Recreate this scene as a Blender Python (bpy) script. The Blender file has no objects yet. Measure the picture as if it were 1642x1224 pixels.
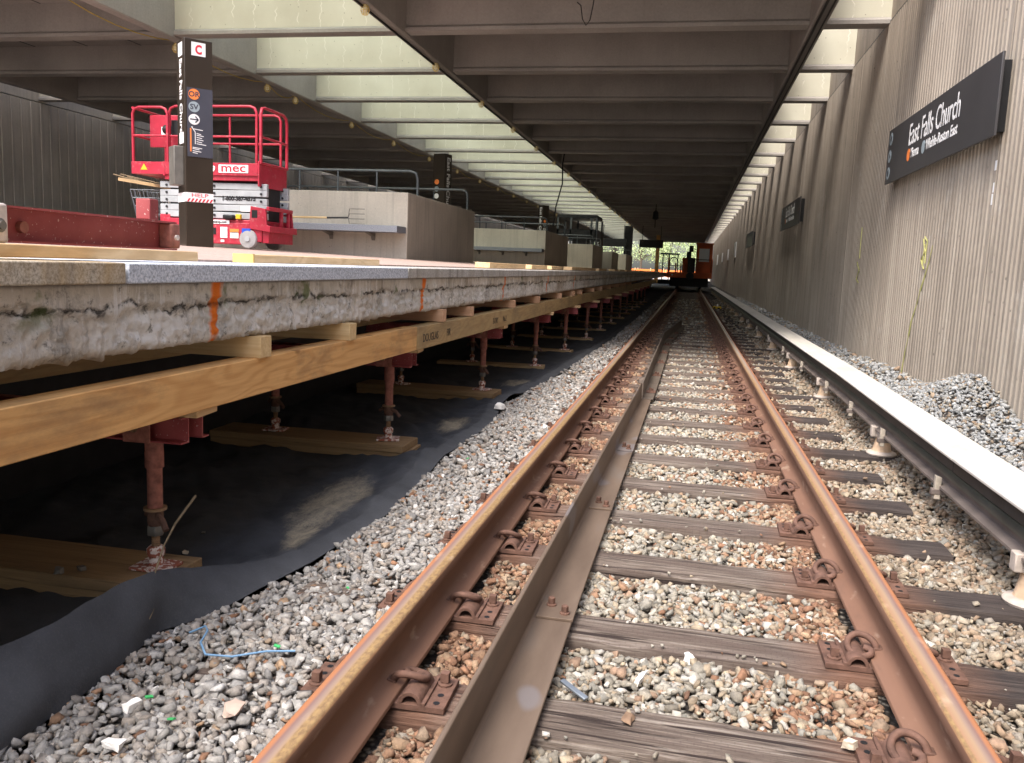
import bpy, bmesh, math, random
import numpy as np
from mathutils import Vector, Matrix, noise, Euler
R = math.radians
random.seed(7); rng = np.random.default_rng(11)
sc = bpy.context.scene
col = sc.collection

# ------------------------------------------------------------------ camera
cam_d = bpy.data.cameras.new('camera'); cam = bpy.data.objects.new('camera', cam_d); col.objects.link(cam)
sc.camera = cam
F, YAW, PIT, ROL = 1350.0, 0.20112, 0.13627, 0.041
cam_d.sensor_width = 36; cam_d.lens = F / 1642 * 36
cam_d.clip_start = 0.05; cam_d.clip_end = 1500
fw = Vector((-math.sin(YAW) * math.cos(PIT), math.cos(YAW) * math.cos(PIT), -math.sin(PIT)))
rt = Vector((math.cos(YAW), math.sin(YAW), 0)); up = rt.cross(fw)
rt2 = rt * math.cos(ROL) + up * math.sin(ROL); up2 = up * math.cos(ROL) - rt * math.sin(ROL)
m3 = Matrix((rt2, up2, -fw)).transposed()
cam.matrix_world = Matrix.Translation((0.03712, 0, 1.037)) @ m3.to_4x4()

# ------------------------------------------------------------------ light
w = bpy.data.worlds.new('World'); sc.world = w; w.use_nodes = True
wn = w.node_tree.nodes; wl = w.node_tree.links
bg = wn['Background']; sky = wn.new('ShaderNodeTexSky'); sky.sky_type = 'NISHITA'; sky.sun_disc = False
SUN_EL, SUN_AZ = R(57), R(202)      # azimuth clockwise from +Y
sky.sun_elevation = SUN_EL; sky.sun_rotation = SUN_AZ; sky.dust_density = 4.0; sky.air_density = 1.0; sky.ozone_density = 0.4
wl.new(sky.outputs[0], bg.inputs[0]); bg.inputs[1].default_value = 0.15
sd = bpy.data.lights.new('sun', 'SUN'); sun = bpy.data.objects.new('sun', sd); col.objects.link(sun)
sd.energy = 1.4; sd.angle = R(24); sd.color = (1, 0.96, 0.92)
dv = Vector((math.sin(SUN_AZ) * math.cos(SUN_EL), math.cos(SUN_AZ) * math.cos(SUN_EL), math.sin(SUN_EL)))
sun.rotation_euler = dv.to_track_quat('Z', 'Y').to_euler()
sc.view_settings.view_transform = 'Standard'; sc.view_settings.look = 'None'
sc.view_settings.exposure = 1.45; sc.view_settings.gamma = 1
try:
    sc.cycles.max_bounces = 8; sc.cycles.diffuse_bounces = 5; sc.cycles.use_denoising = True
except Exception: pass

# ------------------------------------------------------------------ material helpers
class NT:
    def __init__(s, name, rough=0.8, metal=0.0):
        s.m = bpy.data.materials.new(name); s.m.use_nodes = True
        s.t = s.m.node_tree; s.b = s.t.nodes['Principled BSDF']
        s.b.inputs['Roughness'].default_value = rough; s.b.inputs['Metallic'].default_value = metal
        s.b.inputs['Specular IOR Level'].default_value = 0.35
    def n(s, ty, **k):
        nd = s.t.nodes.new(ty)
        for a, b in k.items(): setattr(nd, a, b)
        return nd
    def l(s, a, b): s.t.links.new(a, b)
    def vec(s, scale=(1, 1, 1), rand=True, loc=(0, 0, 0)):
        tc = s.n('ShaderNodeTexCoord'); mp = s.n('ShaderNodeMapping')
        mp.inputs['Scale'].default_value = scale; mp.inputs['Location'].default_value = loc
        v = tc.outputs['Object']
        if rand:
            oi = s.n('ShaderNodeObjectInfo'); ad = s.n('ShaderNodeVectorMath', operation='MULTIPLY_ADD')
            mu = s.n('ShaderNodeMath', operation='MULTIPLY'); mu.inputs[1].default_value = 37.0
            s.l(oi.outputs['Random'], mu.inputs[0]); 
            ad.inputs[1].default_value = (1, 1, 1); s.l(v, ad.inputs[0]); s.l(mu.outputs[0], ad.inputs[2]); v = ad.outputs[0]
        s.l(v, mp.inputs[0]); return mp.outputs[0]
    def xyz(s):
        tc = s.n('ShaderNodeTexCoord'); sp = s.n('ShaderNodeSeparateXYZ'); s.l(tc.outputs['Object'], sp.inputs[0]); return sp.outputs
    def noise(s, v, scale=5, detail=4, rough=0.55, dist=0.0):
        nd = s.n('ShaderNodeTexNoise'); s.l(v, nd.inputs['Vector'])
        nd.inputs['Scale'].default_value = scale; nd.inputs['Detail'].default_value = detail
        nd.inputs['Roughness'].default_value = rough; nd.inputs['Distortion'].default_value = dist
        return nd.outputs[0]
    def vor(s, v, scale=20, feat='F1'):
        nd = s.n('ShaderNodeTexVoronoi'); nd.feature = feat; s.l(v, nd.inputs['Vector']); nd.inputs['Scale'].default_value = scale; return nd.outputs[0]
    def ramp(s, f, stops):
        r = s.n('ShaderNodeValToRGB'); e = r.color_ramp.elements
        while len(e) < len(stops): e.new(0.5)
        for i, (p, c) in enumerate(stops):
            e[i].position = p
            if not isinstance(c, (tuple, list)): c = (c, c, c)
            e[i].color = (*c[:3], 1)
        s.l(f, r.inputs[0]); return r.outputs[0]
    def math(s, op, a, b=0.0, c=None):
        nd = s.n('ShaderNodeMath', operation=op)
        for i, x in enumerate((a, b) if c is None else (a, b, c)):
            if isinstance(x, (int, float)): nd.inputs[i].default_value = x
            else: s.l(x, nd.inputs[i])
        return nd.outputs[0]
    def mix(s, f, a, b, mode='MIX'):
        nd = s.n('ShaderNodeMix', data_type='RGBA', blend_type=mode)
        for i, x in ((0, f), (6, a), (7, b)):
            if isinstance(x, (int, float)): nd.inputs[i].default_value = x if i == 0 else (x, x, x, 1)
            elif isinstance(x, (tuple, list)): nd.inputs[i].default_value = (*x[:3], 1)
            else: s.l(x, nd.inputs[i])
        return nd.outputs[2]
    def bump(s, h, strength=0.5, dist=0.01, prev=None):
        nd = s.n('ShaderNodeBump'); nd.inputs['Strength'].default_value = strength; nd.inputs['Distance'].default_value = dist
        s.l(h, nd.inputs['Height'])
        if prev is not None: s.l(prev, nd.inputs['Normal'])
        return nd.outputs[0]
    def out(s, c=None, bump=None, rough=None):
        if c is not None:
            if isinstance(c, tuple): s.b.inputs['Base Color'].default_value = (*c[:3], 1)
            else: s.l(c, s.b.inputs['Base Color'])
        if bump is not None: s.l(bump, s.b.inputs['Normal'])
        if rough is not None: s.l(rough, s.b.inputs['Roughness'])
        return s.m

def simple(name, c, rough=0.6, metal=0.0, var=0.25, scale=8, bmp=0.15, bs=60):
    n = NT(name, rough, metal); v = n.vec()
    f = n.noise(v, scale, 5); lo = tuple(x * (1 - var) for x in c); hi = tuple(min(1, x * (1 + var)) for x in c)
    return n.out(n.ramp(f, [(0.3, lo), (0.7, hi)]), n.bump(n.noise(v, bs, 3), bmp, 0.004))

def wood(name, light, dark, axis='y', rings=14, stain=0.0, stainc=(0.1, 0.07, 0.05), rough=0.75, crack=0.0):
    n = NT(name, rough); k = {'x': (0.35, 4, 4), 'y': (4, 0.35, 4), 'z': (4, 4, 0.35)}[axis]
    k2 = {'x': (1.5, 60, 60), 'y': (60, 1.5, 60), 'z': (60, 60, 1.5)}[axis]
    v = n.vec(k); g = n.noise(v, 1.2, 3, 0.5, 0.6)
    wv = n.math('SINE', n.math('MULTIPLY', g, rings * 6.28)); wv = n.math('MULTIPLY_ADD', wv, 0.5, 0.5)
    fine = n.noise(n.vec(k2), 1.6, 4)
    c = n.mix(n.math('MULTIPLY', wv, 0.55), light, dark)
    c = n.mix(0.45, c, n.mix(n.ramp(fine, [(0.35, 0.0), (0.65, 1.0)]), dark, light))
    if stain:
        st = n.noise(n.vec({'x': (1, 3, 3), 'y': (3, 1, 3), 'z': (3, 3, 1)}[axis]), 1.6, 6, 0.7)
        c = n.mix(n.ramp(st, [(0.52, 0.0), (0.75, stain)]), c, stainc)
    h = fine
    if crack:
        cr = n.noise(n.vec({'x': (1.6, 42, 42), 'y': (42, 1.6, 42), 'z': (42, 42, 1.6)}[axis]), 1.2, 5, 0.6, 0.3)
        cm = n.ramp(cr, [(0.34, 1.0), (0.42, 0.0)])
        c = n.mix(n.math('MULTIPLY', cm, crack), c, tuple(x * 0.25 for x in dark))
        h = n.math('SUBTRACT', fine, n.math('MULTIPLY', cm, 1.5))
    return n.out(c, n.bump(h, 0.4, 0.004))

# ---- concrete (roof)
def concrete(name, base, streak=0.3, spots=0.4, scale=1.0, rough=0.85):
    n = NT(name, rough); v = n.vec((1, 1, 1), False)
    big = n.noise(v, 0.7 * scale, 6, 0.6); fine = n.noise(v, 35, 4)
    lo = tuple(x * 0.72 for x in base); hi = tuple(min(1, x * 1.2) for x in base)
    c = n.ramp(big, [(0.3, lo), (0.7, hi)])
    c = n.mix(0.25, c, n.ramp(fine, [(0.3, lo), (0.7, hi)]))
    st = n.noise(n.vec((5, 5, 0.25), False), 2.2, 5, 0.6)
    c = n.mix(n.ramp(st, [(0.52, 0.0), (0.72, streak)]), c, tuple(x * 0.55 for x in base))
    pit = n.vor(v, 16); pm = n.ramp(pit, [(0.05, 1.0), (0.11, 0.0)])
    pn = n.ramp(n.noise(v, 3, 2), [(0.45, 0.0), (0.6, 1.0)])
    c = n.mix(n.math('MULTIPLY', n.math('MULTIPLY', pm, pn), spots), c, (0.06, 0.055, 0.05))
    return n.out(c, n.bump(n.math('SUBTRACT', fine, pm), 0.3, 0.006))
M = {}
M['conc_roof'] = concrete('roof_concrete', (0.33, 0.31, 0.285), 0.15, 0.5)
M['conc_block'] = concrete('parapet_concrete', (0.58, 0.53, 0.45), 0.5, 0.9)
M['conc_left'] = concrete('left_wall_concrete', (0.50, 0.47, 0.42), 0.6, 0.3)
# skylight beams: roof concrete paled to look skylit, with white lime drips
n = NT('skylit_beam_concrete', 0.8); v = n.vec((1, 1, 1), False)
c = n.ramp(n.noise(v, 0.8, 5), [(0.3, (0.50, 0.48, 0.38)), (0.7, (0.64, 0.63, 0.52))])
X = n.xyz()
per = n.math('FRACT', n.math('MULTIPLY', n.math('ADD', X[0], n.math('MULTIPLY', n.noise(n.vec((0.3, 0.3, 6), False), 2.0, 3), 0.14)), 2.7))
dr = n.ramp(per, [(0.0, 0.0), (0.47, 0.0), (0.5, 1.0), (0.53, 0.0)])
mk = n.ramp(n.noise(n.vec((1.2, 1, 2.5), False), 1.5, 4), [(0.45, 0.0), (0.55, 1.0)])
c = n.mix(n.math('MULTIPLY', dr, n.math('MULTIPLY', mk, 0.8)), c, (0.8, 0.78, 0.70))
pm = n.ramp(n.vor(v, 9), [(0.05, 1.0), (0.1, 0.0)])
c = n.mix(n.math('MULTIPLY', pm, 0.6), c, (0.12, 0.1, 0.08))
M['conc_skylit'] = n.out(c, n.bump(n.noise(v, 30, 4), 0.2, 0.005))
# ribbed wall
n = NT('ribbed_wall_concrete', 0.9); v = n.vec((1, 1, 1), False)
big = n.noise(v, 0.45, 6, 0.6)
c = n.ramp(big, [(0.3, (0.285, 0.245, 0.20)), (0.7, (0.40, 0.35, 0.29))])
st = n.noise(n.vec((3, 2.2, 0.12), False), 1.6, 6, 0.65)
c = n.mix(n.ramp(st, [(0.45, 0.0), (0.72, 0.65)]), c, (0.17, 0.145, 0.12))
c = n.mix(n.ramp(st, [(0.25, 0.35), (0.42, 0.0)]), c, (0.48, 0.44, 0.37))
pm = n.ramp(n.vor(n.vec((1, 1, 0.6), False), 14), [(0.06, 1.0), (0.13, 0.0)]); pn = n.ramp(n.noise(v, 1.3, 3), [(0.42, 0.0), (0.6, 1.0)])
c = n.mix(n.math('MULTIPLY', n.math('MULTIPLY', pm, pn), 0.75), c, (0.05, 0.045, 0.04))
X = n.xyz()
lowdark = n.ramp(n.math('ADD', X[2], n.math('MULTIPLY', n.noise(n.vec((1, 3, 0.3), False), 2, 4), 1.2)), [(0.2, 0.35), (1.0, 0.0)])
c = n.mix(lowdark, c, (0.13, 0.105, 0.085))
d2 = n.noise(n.vec((3, 6, 0.35), False, (0, 5, 0)), 1.4, 7, 0.75)
c = n.mix(n.ramp(d2, [(0.58, 0.0), (0.68, 0.6)]), c, (0.10, 0.088, 0.075))
c = n.mix(n.ramp(n.noise(n.vec((2, 1, 1), False, (3, 3, 3)), 1.1, 8, 0.75), [(0.56, 0.0), (0.68, 0.4)]), c, (0.46, 0.43, 0.38))
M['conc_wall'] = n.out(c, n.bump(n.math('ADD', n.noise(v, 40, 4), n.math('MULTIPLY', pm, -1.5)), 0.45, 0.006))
# platform face
n = NT('weathered_slab_concrete', 0.85); v = n.vec((1, 1, 1), False); X = n.xyz()
low = n.ramp(n.noise(v, 3.0, 8, 0.7), [(0.30, (0.42, 0.41, 0.40)), (0.44, (0.66, 0.65, 0.61)), (0.58, (0.83, 0.82, 0.79)), (0.72, (0.90, 0.90, 0.88))])
top = n.ramp(n.noise(v, 2.0, 7, 0.65, 0.5), [(0.32, (0.34, 0.30, 0.24)), (0.5, (0.64, 0.60, 0.53)), (0.60, (0.70, 0.66, 0.60)), (0.68, (0.85, 0.84, 0.80))])
zz = n.math('ADD', X[2], n.math('MULTIPLY', n.math('SUBTRACT', n.noise(n.vec((1, 4, 5), False), 1.5, 8, 0.72), 0.5), 0.14))
base = n.mix(n.ramp(zz, [(0.855, 0.0), (0.865, 1.0)]), low, top)
warm = n.ramp(n.noise(v, 1.3, 4), [(0.50, 0.0), (0.68, 0.6)])
c = n.mix(warm, base, (0.44, 0.35, 0.25))
lime = n.noise(n.vec((10, 13, 0.7), False), 2.0, 7, 0.72)
c = n.mix(n.ramp(lime, [(0.54, 0.0), (0.64, 0.8)]), c, (0.88, 0.88, 0.88))
dk = n.noise(n.vec((8, 9, 0.8), False, (3, 1, 0)), 1.9, 7, 0.75)
nearc = n.ramp(n.math('ABSOLUTE', n.math('SUBTRACT', X[2], 0.84)), [(0.0, 0.8), (0.12, 0.45)])
c = n.mix(n.math('MULTIPLY', n.ramp(dk, [(0.53, 0.0), (0.66, 0.75)]), nearc), c, (0.15, 0.14, 0.13))
crk = n.ramp(n.math('ABSOLUTE', n.math('SUBTRACT', zz, 0.860)), [(0.0, 1.0), (0.003, 0.6), (0.009, 0.0)])
crm = n.ramp(n.noise(n.vec((1, 2.5, 1), False), 2.4, 6, 0.7), [(0.44, 0.0), (0.52, 1.0)])
c = n.mix(n.math('MULTIPLY', crk, crm), c, (0.05, 0.045, 0.04))
pt = n.noise(n.vec((1, 1, 1), False, (7, 3, 2)), 16, 8, 0.8)
c = n.mix(n.ramp(n.noise(n.vec((1, 1, 1), False, (2, 9, 2)), 4.5, 9, 0.8), [(0.55, 0.0), (0.66, 0.7)]), c, (0.22, 0.20, 0.17))
c = n.mix(n.ramp(pt, [(0.56, 0.0), (0.64, 0.8)]), c, (0.14, 0.13, 0.11))
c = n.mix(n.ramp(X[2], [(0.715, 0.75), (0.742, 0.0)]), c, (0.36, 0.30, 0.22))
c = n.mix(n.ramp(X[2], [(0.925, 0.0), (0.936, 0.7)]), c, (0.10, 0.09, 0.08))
moss = n.math('MULTIPLY', n.ramp(n.noise(n.vec((1, 1, 1), False, (4, 0, 2)), 5.0, 5), [(0.60, 0.0), (0.66, 1.0)]), n.ramp(X[2], [(0.80, 0.0), (0.86, 1.0)]))
c = n.mix(n.math('MULTIPLY', moss, 0.8), c, (0.10, 0.14, 0.03))
per = n.math('FRACT', n.math('DIVIDE', n.math('SUBTRACT', X[1], 2.78 - 1.2225), 2.445))
dy = n.math('MULTIPLY', n.math('ABSOLUTE', n.math('SUBTRACT', per, 0.5)), 2.445)
wid = n.math('ADD', n.math('MULTIPLY', n.math('SUBTRACT', n.noise(n.vec((1, 14, 7), False), 1.2, 4), 0.5), 0.06), dy)
om = n.ramp(n.math('ADD', wid, n.math('MULTIPLY', n.math('SUBTRACT', 0.9, X[2]), 0.06)), [(0.020, 1.0), (0.040, 0.0)])
om2 = n.math('MULTIPLY', om, n.ramp(n.noise(n.vec((1, 2, 9), False), 2.5, 3), [(0.30, 0.55), (0.45, 1.0)]))
oy = n.math('MULTIPLY', om2, n.math('LESS_THAN', X[1], 14.0))
c = n.mix(oy, c, (0.85, 0.20, 0.02))
bh = n.math('ADD', n.math('ADD', n.noise(v, 14, 9, 0.75), n.math('MULTIPLY', pt, 0.6)), n.math('MULTIPLY', n.math('MULTIPLY', crk, crm), -1.0))
M['slab'] = n.out(c, n.bump(bh, 0.9, 0.016))
# granite
def granite(name, a, b, stain=None):
    n = NT(name, 0.7); v = n.vec()
    c = n.ramp(n.noise(v, 120, 3, 0.7), [(0.35, tuple(x * 0.55 for x in a)), (0.5, a), (0.65, b)])
    if stain:
        c = n.mix(n.ramp(n.noise(n.vec((2, 2.5, 1)), 2.0, 5), [(0.42, 0.0), (0.62, 0.75)]), c, stain)
        c = n.mix(n.ramp(n.noise(n.vec((5, 6, 0.6)), 2.0, 5), [(0.5, 0.0), (0.7, 0.6)]), c, (0.16, 0.15, 0.14))
    return n.out(c, n.bump(n.noise(v, 90, 3), 0.3, 0.003))
M['gran_brown'] = granite('brown_stained_granite', (0.46, 0.41, 0.33), (0.62, 0.57, 0.48), (0.45, 0.31, 0.14))
M['gran_blue'] = granite('blue_grey_granite', (0.54, 0.60, 0.70), (0.78, 0.81, 0.87))
M['gran_grey'] = granite('grey_granite', (0.48, 0.47, 0.45), (0.66, 0.65, 0.63), (0.34, 0.31, 0.26))
M['tile'] = simple('platform_paver_clay', (0.38, 0.28, 0.24), 0.8, 0, 0.3, 40)
M['bench'] = granite('bench_granite', (0.25, 0.27, 0.31), (0.36, 0.39, 0.44))
# ballast
n = NT('ballast_stone', 0.9); at = n.n('ShaderNodeVertexColor'); at.layer_name = 'Col'; v = n.vec((1, 1, 1), False)
c = n.mix(0.55, at.outputs[0], n.mix(n.ramp(n.noise(v, 60, 5, 0.7), [(0.3, 0.0), (0.7, 1.0)]), n.mix(1.0, at.outputs[0], 0.55, 'MULTIPLY'), n.mix(1.0, at.outputs[0], 1.35, 'MULTIPLY')))
M['stone'] = n.out(c, n.bump(n.noise(v, 110, 6, 0.7), 0.9, 0.006))
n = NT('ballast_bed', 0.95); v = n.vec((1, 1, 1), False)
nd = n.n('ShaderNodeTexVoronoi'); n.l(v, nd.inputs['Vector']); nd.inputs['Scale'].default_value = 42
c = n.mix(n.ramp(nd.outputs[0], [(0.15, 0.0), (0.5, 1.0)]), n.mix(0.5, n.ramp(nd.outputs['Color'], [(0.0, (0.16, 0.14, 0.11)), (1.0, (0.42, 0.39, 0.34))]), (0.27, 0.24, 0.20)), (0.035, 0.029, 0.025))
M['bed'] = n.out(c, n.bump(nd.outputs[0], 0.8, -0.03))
M['stone_white'] = simple('white_stone', (0.80, 0.79, 0.76), 0.9, 0, 0.12, 12, 0.4)
M['stone_pink'] = simple('pink_stone', (0.48, 0.37, 0.31), 0.9, 0, 0.2, 12, 0.4)
M['stone_rust'] = simple('rusty_flat_stone', (0.20, 0.13, 0.085), 0.8, 0, 0.4, 20, 0.4)
M['stone_cream'] = simple('cream_stone', (0.62, 0.55, 0.43), 0.9, 0, 0.15, 12, 0.4)
# wood
def plankwood(name, light, dark, stainc):
    n = NT(name, 0.7); v = n.vec((1, 0.16, 1)); g = n.noise(v, 4.5, 2, 0.4, 0.9)
    wv = n.math('MULTIPLY_ADD', n.math('SINE', n.math('MULTIPLY', g, 75)), 0.5, 0.5)
    fine = n.noise(n.vec((55, 1.8, 55)), 1.6, 4)
    c = n.mix(n.math('MULTIPLY', n.ramp(wv, [(0.35, 0.0), (1.0, 1.0)]), 0.5), light, dark)
    c = n.mix(0.25, c, n.ramp(fine, [(0.35, dark), (0.65, light)]))
    kn = n.vor(n.vec((1, 0.55, 1)), 2.6); c = n.mix(n.ramp(kn, [(0.03, 0.8), (0.055, 0.0)]), c, tuple(q * 0.5 for q in dark))
    st = n.noise(n.vec((3, 1.1, 3)), 1.5, 6, 0.7); c = n.mix(n.ramp(st, [(0.48, 0.0), (0.70, 0.7)]), c, stainc)
    sp = n.noise(n.vec((1, 0.6, 1)), 30, 5, 0.75); c = n.mix(n.ramp(sp, [(0.70, 0.0), (0.76, 0.6)]), c, (0.12, 0.09, 0.07))
    return n.out(c, n.bump(n.math('ADD', fine, n.math('MULTIPLY', wv, 0.3)), 0.25, 0.003))
M['wood_beam'] = plankwood('stringer_timber', (0.76, 0.45, 0.18), (0.52, 0.24, 0.07), (0.26, 0.16, 0.085))
M['wood_beam2'] = plankwood('stamped_timber', (0.46, 0.33, 0.16), (0.32, 0.20, 0.09), (0.20, 0.15, 0.09))
M['wood_new'] = plankwood('pale_lumber', (0.76, 0.55, 0.31), (0.56, 0.35, 0.16), (0.42, 0.28, 0.15))
M['wood_newx'] = wood('pale_lumber_cross', (0.74, 0.56, 0.31), (0.55, 0.36, 0.16), 'x', 5)
M['wood_pink'] = wood('pinkish_lumber', (0.66, 0.42, 0.27), (0.48, 0.27, 0.15), 'x', 5)
M['wood_sill'] = wood('weathered_sill_board', (0.34, 0.22, 0.11), (0.20, 0.125, 0.06), 'x', 5, 0.5, (0.10, 0.075, 0.05), 0.75, 0.4)
M['wood_sill2'] = wood('pale_sill_board', (0.46, 0.33, 0.18), (0.30, 0.20, 0.10), 'x', 5, 0.3)
M['tie'] = wood('weathered_tie_timber', (0.300, 0.235, 0.195), (0.125, 0.088, 0.072), 'x', 3, 0.7, (0.085, 0.055, 0.045), 0.85, 0.9)
M['tie_dark'] = wood('creosote_tie_end', (0.10, 0.075, 0.065), (0.04, 0.03, 0.028), 'x', 3, 0.3, (0.03, 0.02, 0.02), 0.85, 0.8)
M['tie_rust'] = wood('rust_stained_tie', (0.22, 0.10, 0.055), (0.11, 0.05, 0.03), 'x', 3, 0.3, (0.06, 0.03, 0.02), 0.85, 0.8)
# steel
def railmat(g0):
    n = NT('running_rail_steel', 0.55, 0.15); X = n.xyz(); v = n.vec((1, 0.25, 1), False)
    wob = n.math('MULTIPLY', n.math('SUBTRACT', n.noise(n.vec((1, 0.8, 1), False), 3, 4), 0.5), 0.006)
    gx = n.math('ADD', X[0], wob)
    sp = n.noise(n.vec((1, 0.5, 1), False), 90, 3)
    gold = n.mix(n.ramp(sp, [(0.35, 0.0), (0.65, 1.0)]), (0.20, 0.125, 0.065), (0.33, 0.22, 0.10))
    head = n.n('ShaderNodeValToRGB'); e = head.color_ramp.elements
    mr = n.n('ShaderNodeMapRange'); n.l(gx, mr.inputs[0]); mr.inputs[1].default_value = -0.037; mr.inputs[2].default_value = 0.037
    n.l(mr.outputs[0], head.inputs[0])
    while len(e) < 6: e.new(0.5)
    for i, (p, cc) in enumerate([(0.0, (0.36, 0.15, 0.065)), (0.24, (0.34, 0.15, 0.075)), (0.34, (0.20, 0.125, 0.11)), (0.48, (0.26, 0.185, 0.15)), (0.60, (0.32, 0.22, 0.14)), (1.0, (0.28, 0.13, 0.07))]): e[i].position = p; e[i].color = (*cc, 1)
    topc = n.mix(n.ramp(mr.outputs[0], [(g0, 0.0), (g0 + 0.08, 1.0), (0.90, 1.0), (0.97, 0.0)]), head.outputs[0], gold)
    web = n.ramp(n.noise(n.vec((1, 0.3, 1), False), 3, 5), [(0.3, (0.155, 0.080, 0.052)), (0.7, (0.225, 0.125, 0.083))])
    topm = n.math('GREATER_THAN', X[2], -0.008)
    sidem = n.math('MULTIPLY', n.math('GREATER_THAN', X[2], -0.042), n.math('LESS_THAN', X[0], 0.0))
    c = n.mix(sidem, web, (0.31, 0.145, 0.07))
    c = n.mix(n.ramp(n.noise(n.vec((1.5, 0.6, 1.5), False), 5, 6, 0.7), [(0.55, 0.0), (0.72, 0.6)]), c, (0.13, 0.075, 0.055))
    c = n.mix(topm, c, topc)
    c = n.mix(n.ramp(n.noise(n.vec((1, 0.4, 1), False), 14, 5), [(0.62, 0.0), (0.75, 0.35)]), c, (0.60, 0.48, 0.36))
    rr = n.ramp(mr.outputs[0], [(0.3, 0.6), (0.42, 0.33), (0.55, 0.38), (0.8, 0.5)])
    rr2 = n.math('ADD', n.math('MULTIPLY', topm, n.math('SUBTRACT', rr, 0.75)), 0.75)
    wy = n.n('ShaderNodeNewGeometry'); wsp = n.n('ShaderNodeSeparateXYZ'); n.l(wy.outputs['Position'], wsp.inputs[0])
    far_sheen = n.math('MULTIPLY', n.ramp(n.math('MULTIPLY', wsp.outputs[1], 0.02), [(0.17, 0.0), (0.36, 1.0)]), topm)
    sheen_band = n.math('MULTIPLY', far_sheen, n.ramp(mr.outputs[0], [(0.22, 0.0), (0.34, 1.0), (0.80, 1.0), (0.92, 0.0)]))
    c = n.mix(sheen_band, c, (0.55, 0.53, 0.50)); n.l(n.math('MULTIPLY', sheen_band, 0.9), n.b.inputs['Metallic'])  # band paled with distance along the track to imitate grazing sky reflection
    rr2 = n.math('SUBTRACT', rr2, n.math('MULTIPLY', sheen_band, 0.16))
    return n.out(c, n.bump(n.noise(v, 120, 3), 0.12, 0.002), rr2)
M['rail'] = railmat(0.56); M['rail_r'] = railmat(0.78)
M['rust'] = simple('rusty_steel', (0.135, 0.074, 0.054), 0.8, 0.1, 0.35, 25, 0.4, 150)
n = NT('guard_rail_steel', 0.6, 0.25); v = n.vec((1, 0.2, 1), False)
c = n.ramp(n.noise(v, 6, 6), [(0.3, (0.115, 0.082, 0.060)), (0.55, (0.175, 0.128, 0.095)), (0.75, (0.18, 0.155, 0.135))])
c = n.mix(n.ramp(n.noise(n.vec((2, 1.1, 2), False), 1.3, 2), [(0.60, 0.0), (0.63, 0.6)]), c, (0.20, 0.19, 0.20))
M['guard'] = n.out(c, n.bump(n.noise(v, 90, 4), 0.2, 0.003))
M['guard_far'] = simple('grey_guard_steel', (0.13, 0.105, 0.085), 0.6, 0.2, 0.2, 8)
n = NT('red_oxide_steel', 0.5); v = n.vec()
c = n.ramp(n.noise(v, 6, 5), [(0.3, (0.26, 0.045, 0.05)), (0.7, (0.40, 0.10, 0.10))])
c = n.mix(n.ramp(n.noise(v, 90, 3), [(0.66, 0.0), (0.70, 0.8)]), c, (0.75, 0.6, 0.55))
c = n.mix(n.ramp(n.noise(n.vec((5, 5, 0.6)), 3, 3), [(0.66, 0.0), (0.70, 0.6)]), c, (0.62, 0.48, 0.46))
M['oxide'] = n.out(c, n.bump(n.noise(v, 70, 3), 0.2, 0.003))
M['prop'] = simple('rusty_red_prop_steel', (0.32, 0.13, 0.10), 0.7, 0.1, 0.4, 30, 0.4, 120)
M['thread'] = simple('threaded_rod_rust', (0.30, 0.19, 0.11), 0.6, 0.3, 0.3, 40)
n = NT('paint_flaked_fitting', 0.7); v = n.vec(); M['flake'] = n.out(n.ramp(n.noise(v, 45, 4), [(0.48, (0.32, 0.10, 0.06)), (0.54, (0.72, 0.62, 0.56))]), n.bump(n.noise(v, 60, 3), 0.4, 0.004))
M['grey_steel'] = simple('grey_steel', (0.20, 0.19, 0.17), 0.5, 0.5, 0.2)
M['white_steel'] = simple('white_painted_plate', (0.66, 0.58, 0.53), 0.7, 0, 0.2, 40)
# fabric
n = NT('geotextile_fabric', 0.85); v = n.vec((1, 1, 1), False); X = n.xyz()
c = n.ramp(n.noise(v, 3, 6, 0.65), [(0.3, (0.034, 0.037, 0.043)), (0.7, (0.068, 0.073, 0.084))])
fz = n.noise(n.vec((1, 1, 1), False), 160, 3, 0.7)
c = n.mix(n.ramp(fz, [(0.5, 0.0), (0.8, 0.22)]), c, (0.16, 0.165, 0.17))
def blob(x, y, sx, sy, an):
    ca, sa = math.cos(an), math.sin(an)
    dx = n.math('SUBTRACT', X[0], x); dy = n.math('SUBTRACT', X[1], y)
    a = n.math('DIVIDE', n.math('ADD', n.math('MULTIPLY', dx, ca), n.math('MULTIPLY', dy, sa)), sx)
    b = n.math('DIVIDE', n.math('SUBTRACT', n.math('MULTIPLY', dy, ca), n.math('MULTIPLY', dx, sa)), sy)
    return n.math('ADD', n.math('MULTIPLY', a, a), n.math('MULTIPLY', b, b))
dn = n.math('ADD', n.math('MULTIPLY', n.noise(n.vec((2.0, 0.8, 2), False), 7, 7, 0.8), 0.65), n.math('MULTIPLY', n.noise(n.vec((1, 1, 1), False), 150, 3, 0.8), 0.35))
for (x, y, sx, sy, an) in [(-1.72, 4.05, 0.22, 0.75, 0.12), (-1.62, 3.45, 0.10, 0.35, 0.25), (-1.72, 6.35, 0.16, 0.45, 0.1), (-1.75, 9.0, 0.2, 0.5, 0.0)]:
    g = n.math('SUBTRACT', 1.0, blob(x, y, sx, sy, an))
    mk = n.ramp(n.math('ADD', n.math('MULTIPLY', n.math('MAXIMUM', g, 0.0), 0.30), dn), [(0.60, 0.0), (0.86, 0.75)])
    mk = n.math('MULTIPLY', mk, n.ramp(g, [(0.0, 0.0), (0.7, 1.0)]))
    c = n.mix(mk, c, (0.50, 0.43, 0.30))
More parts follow.
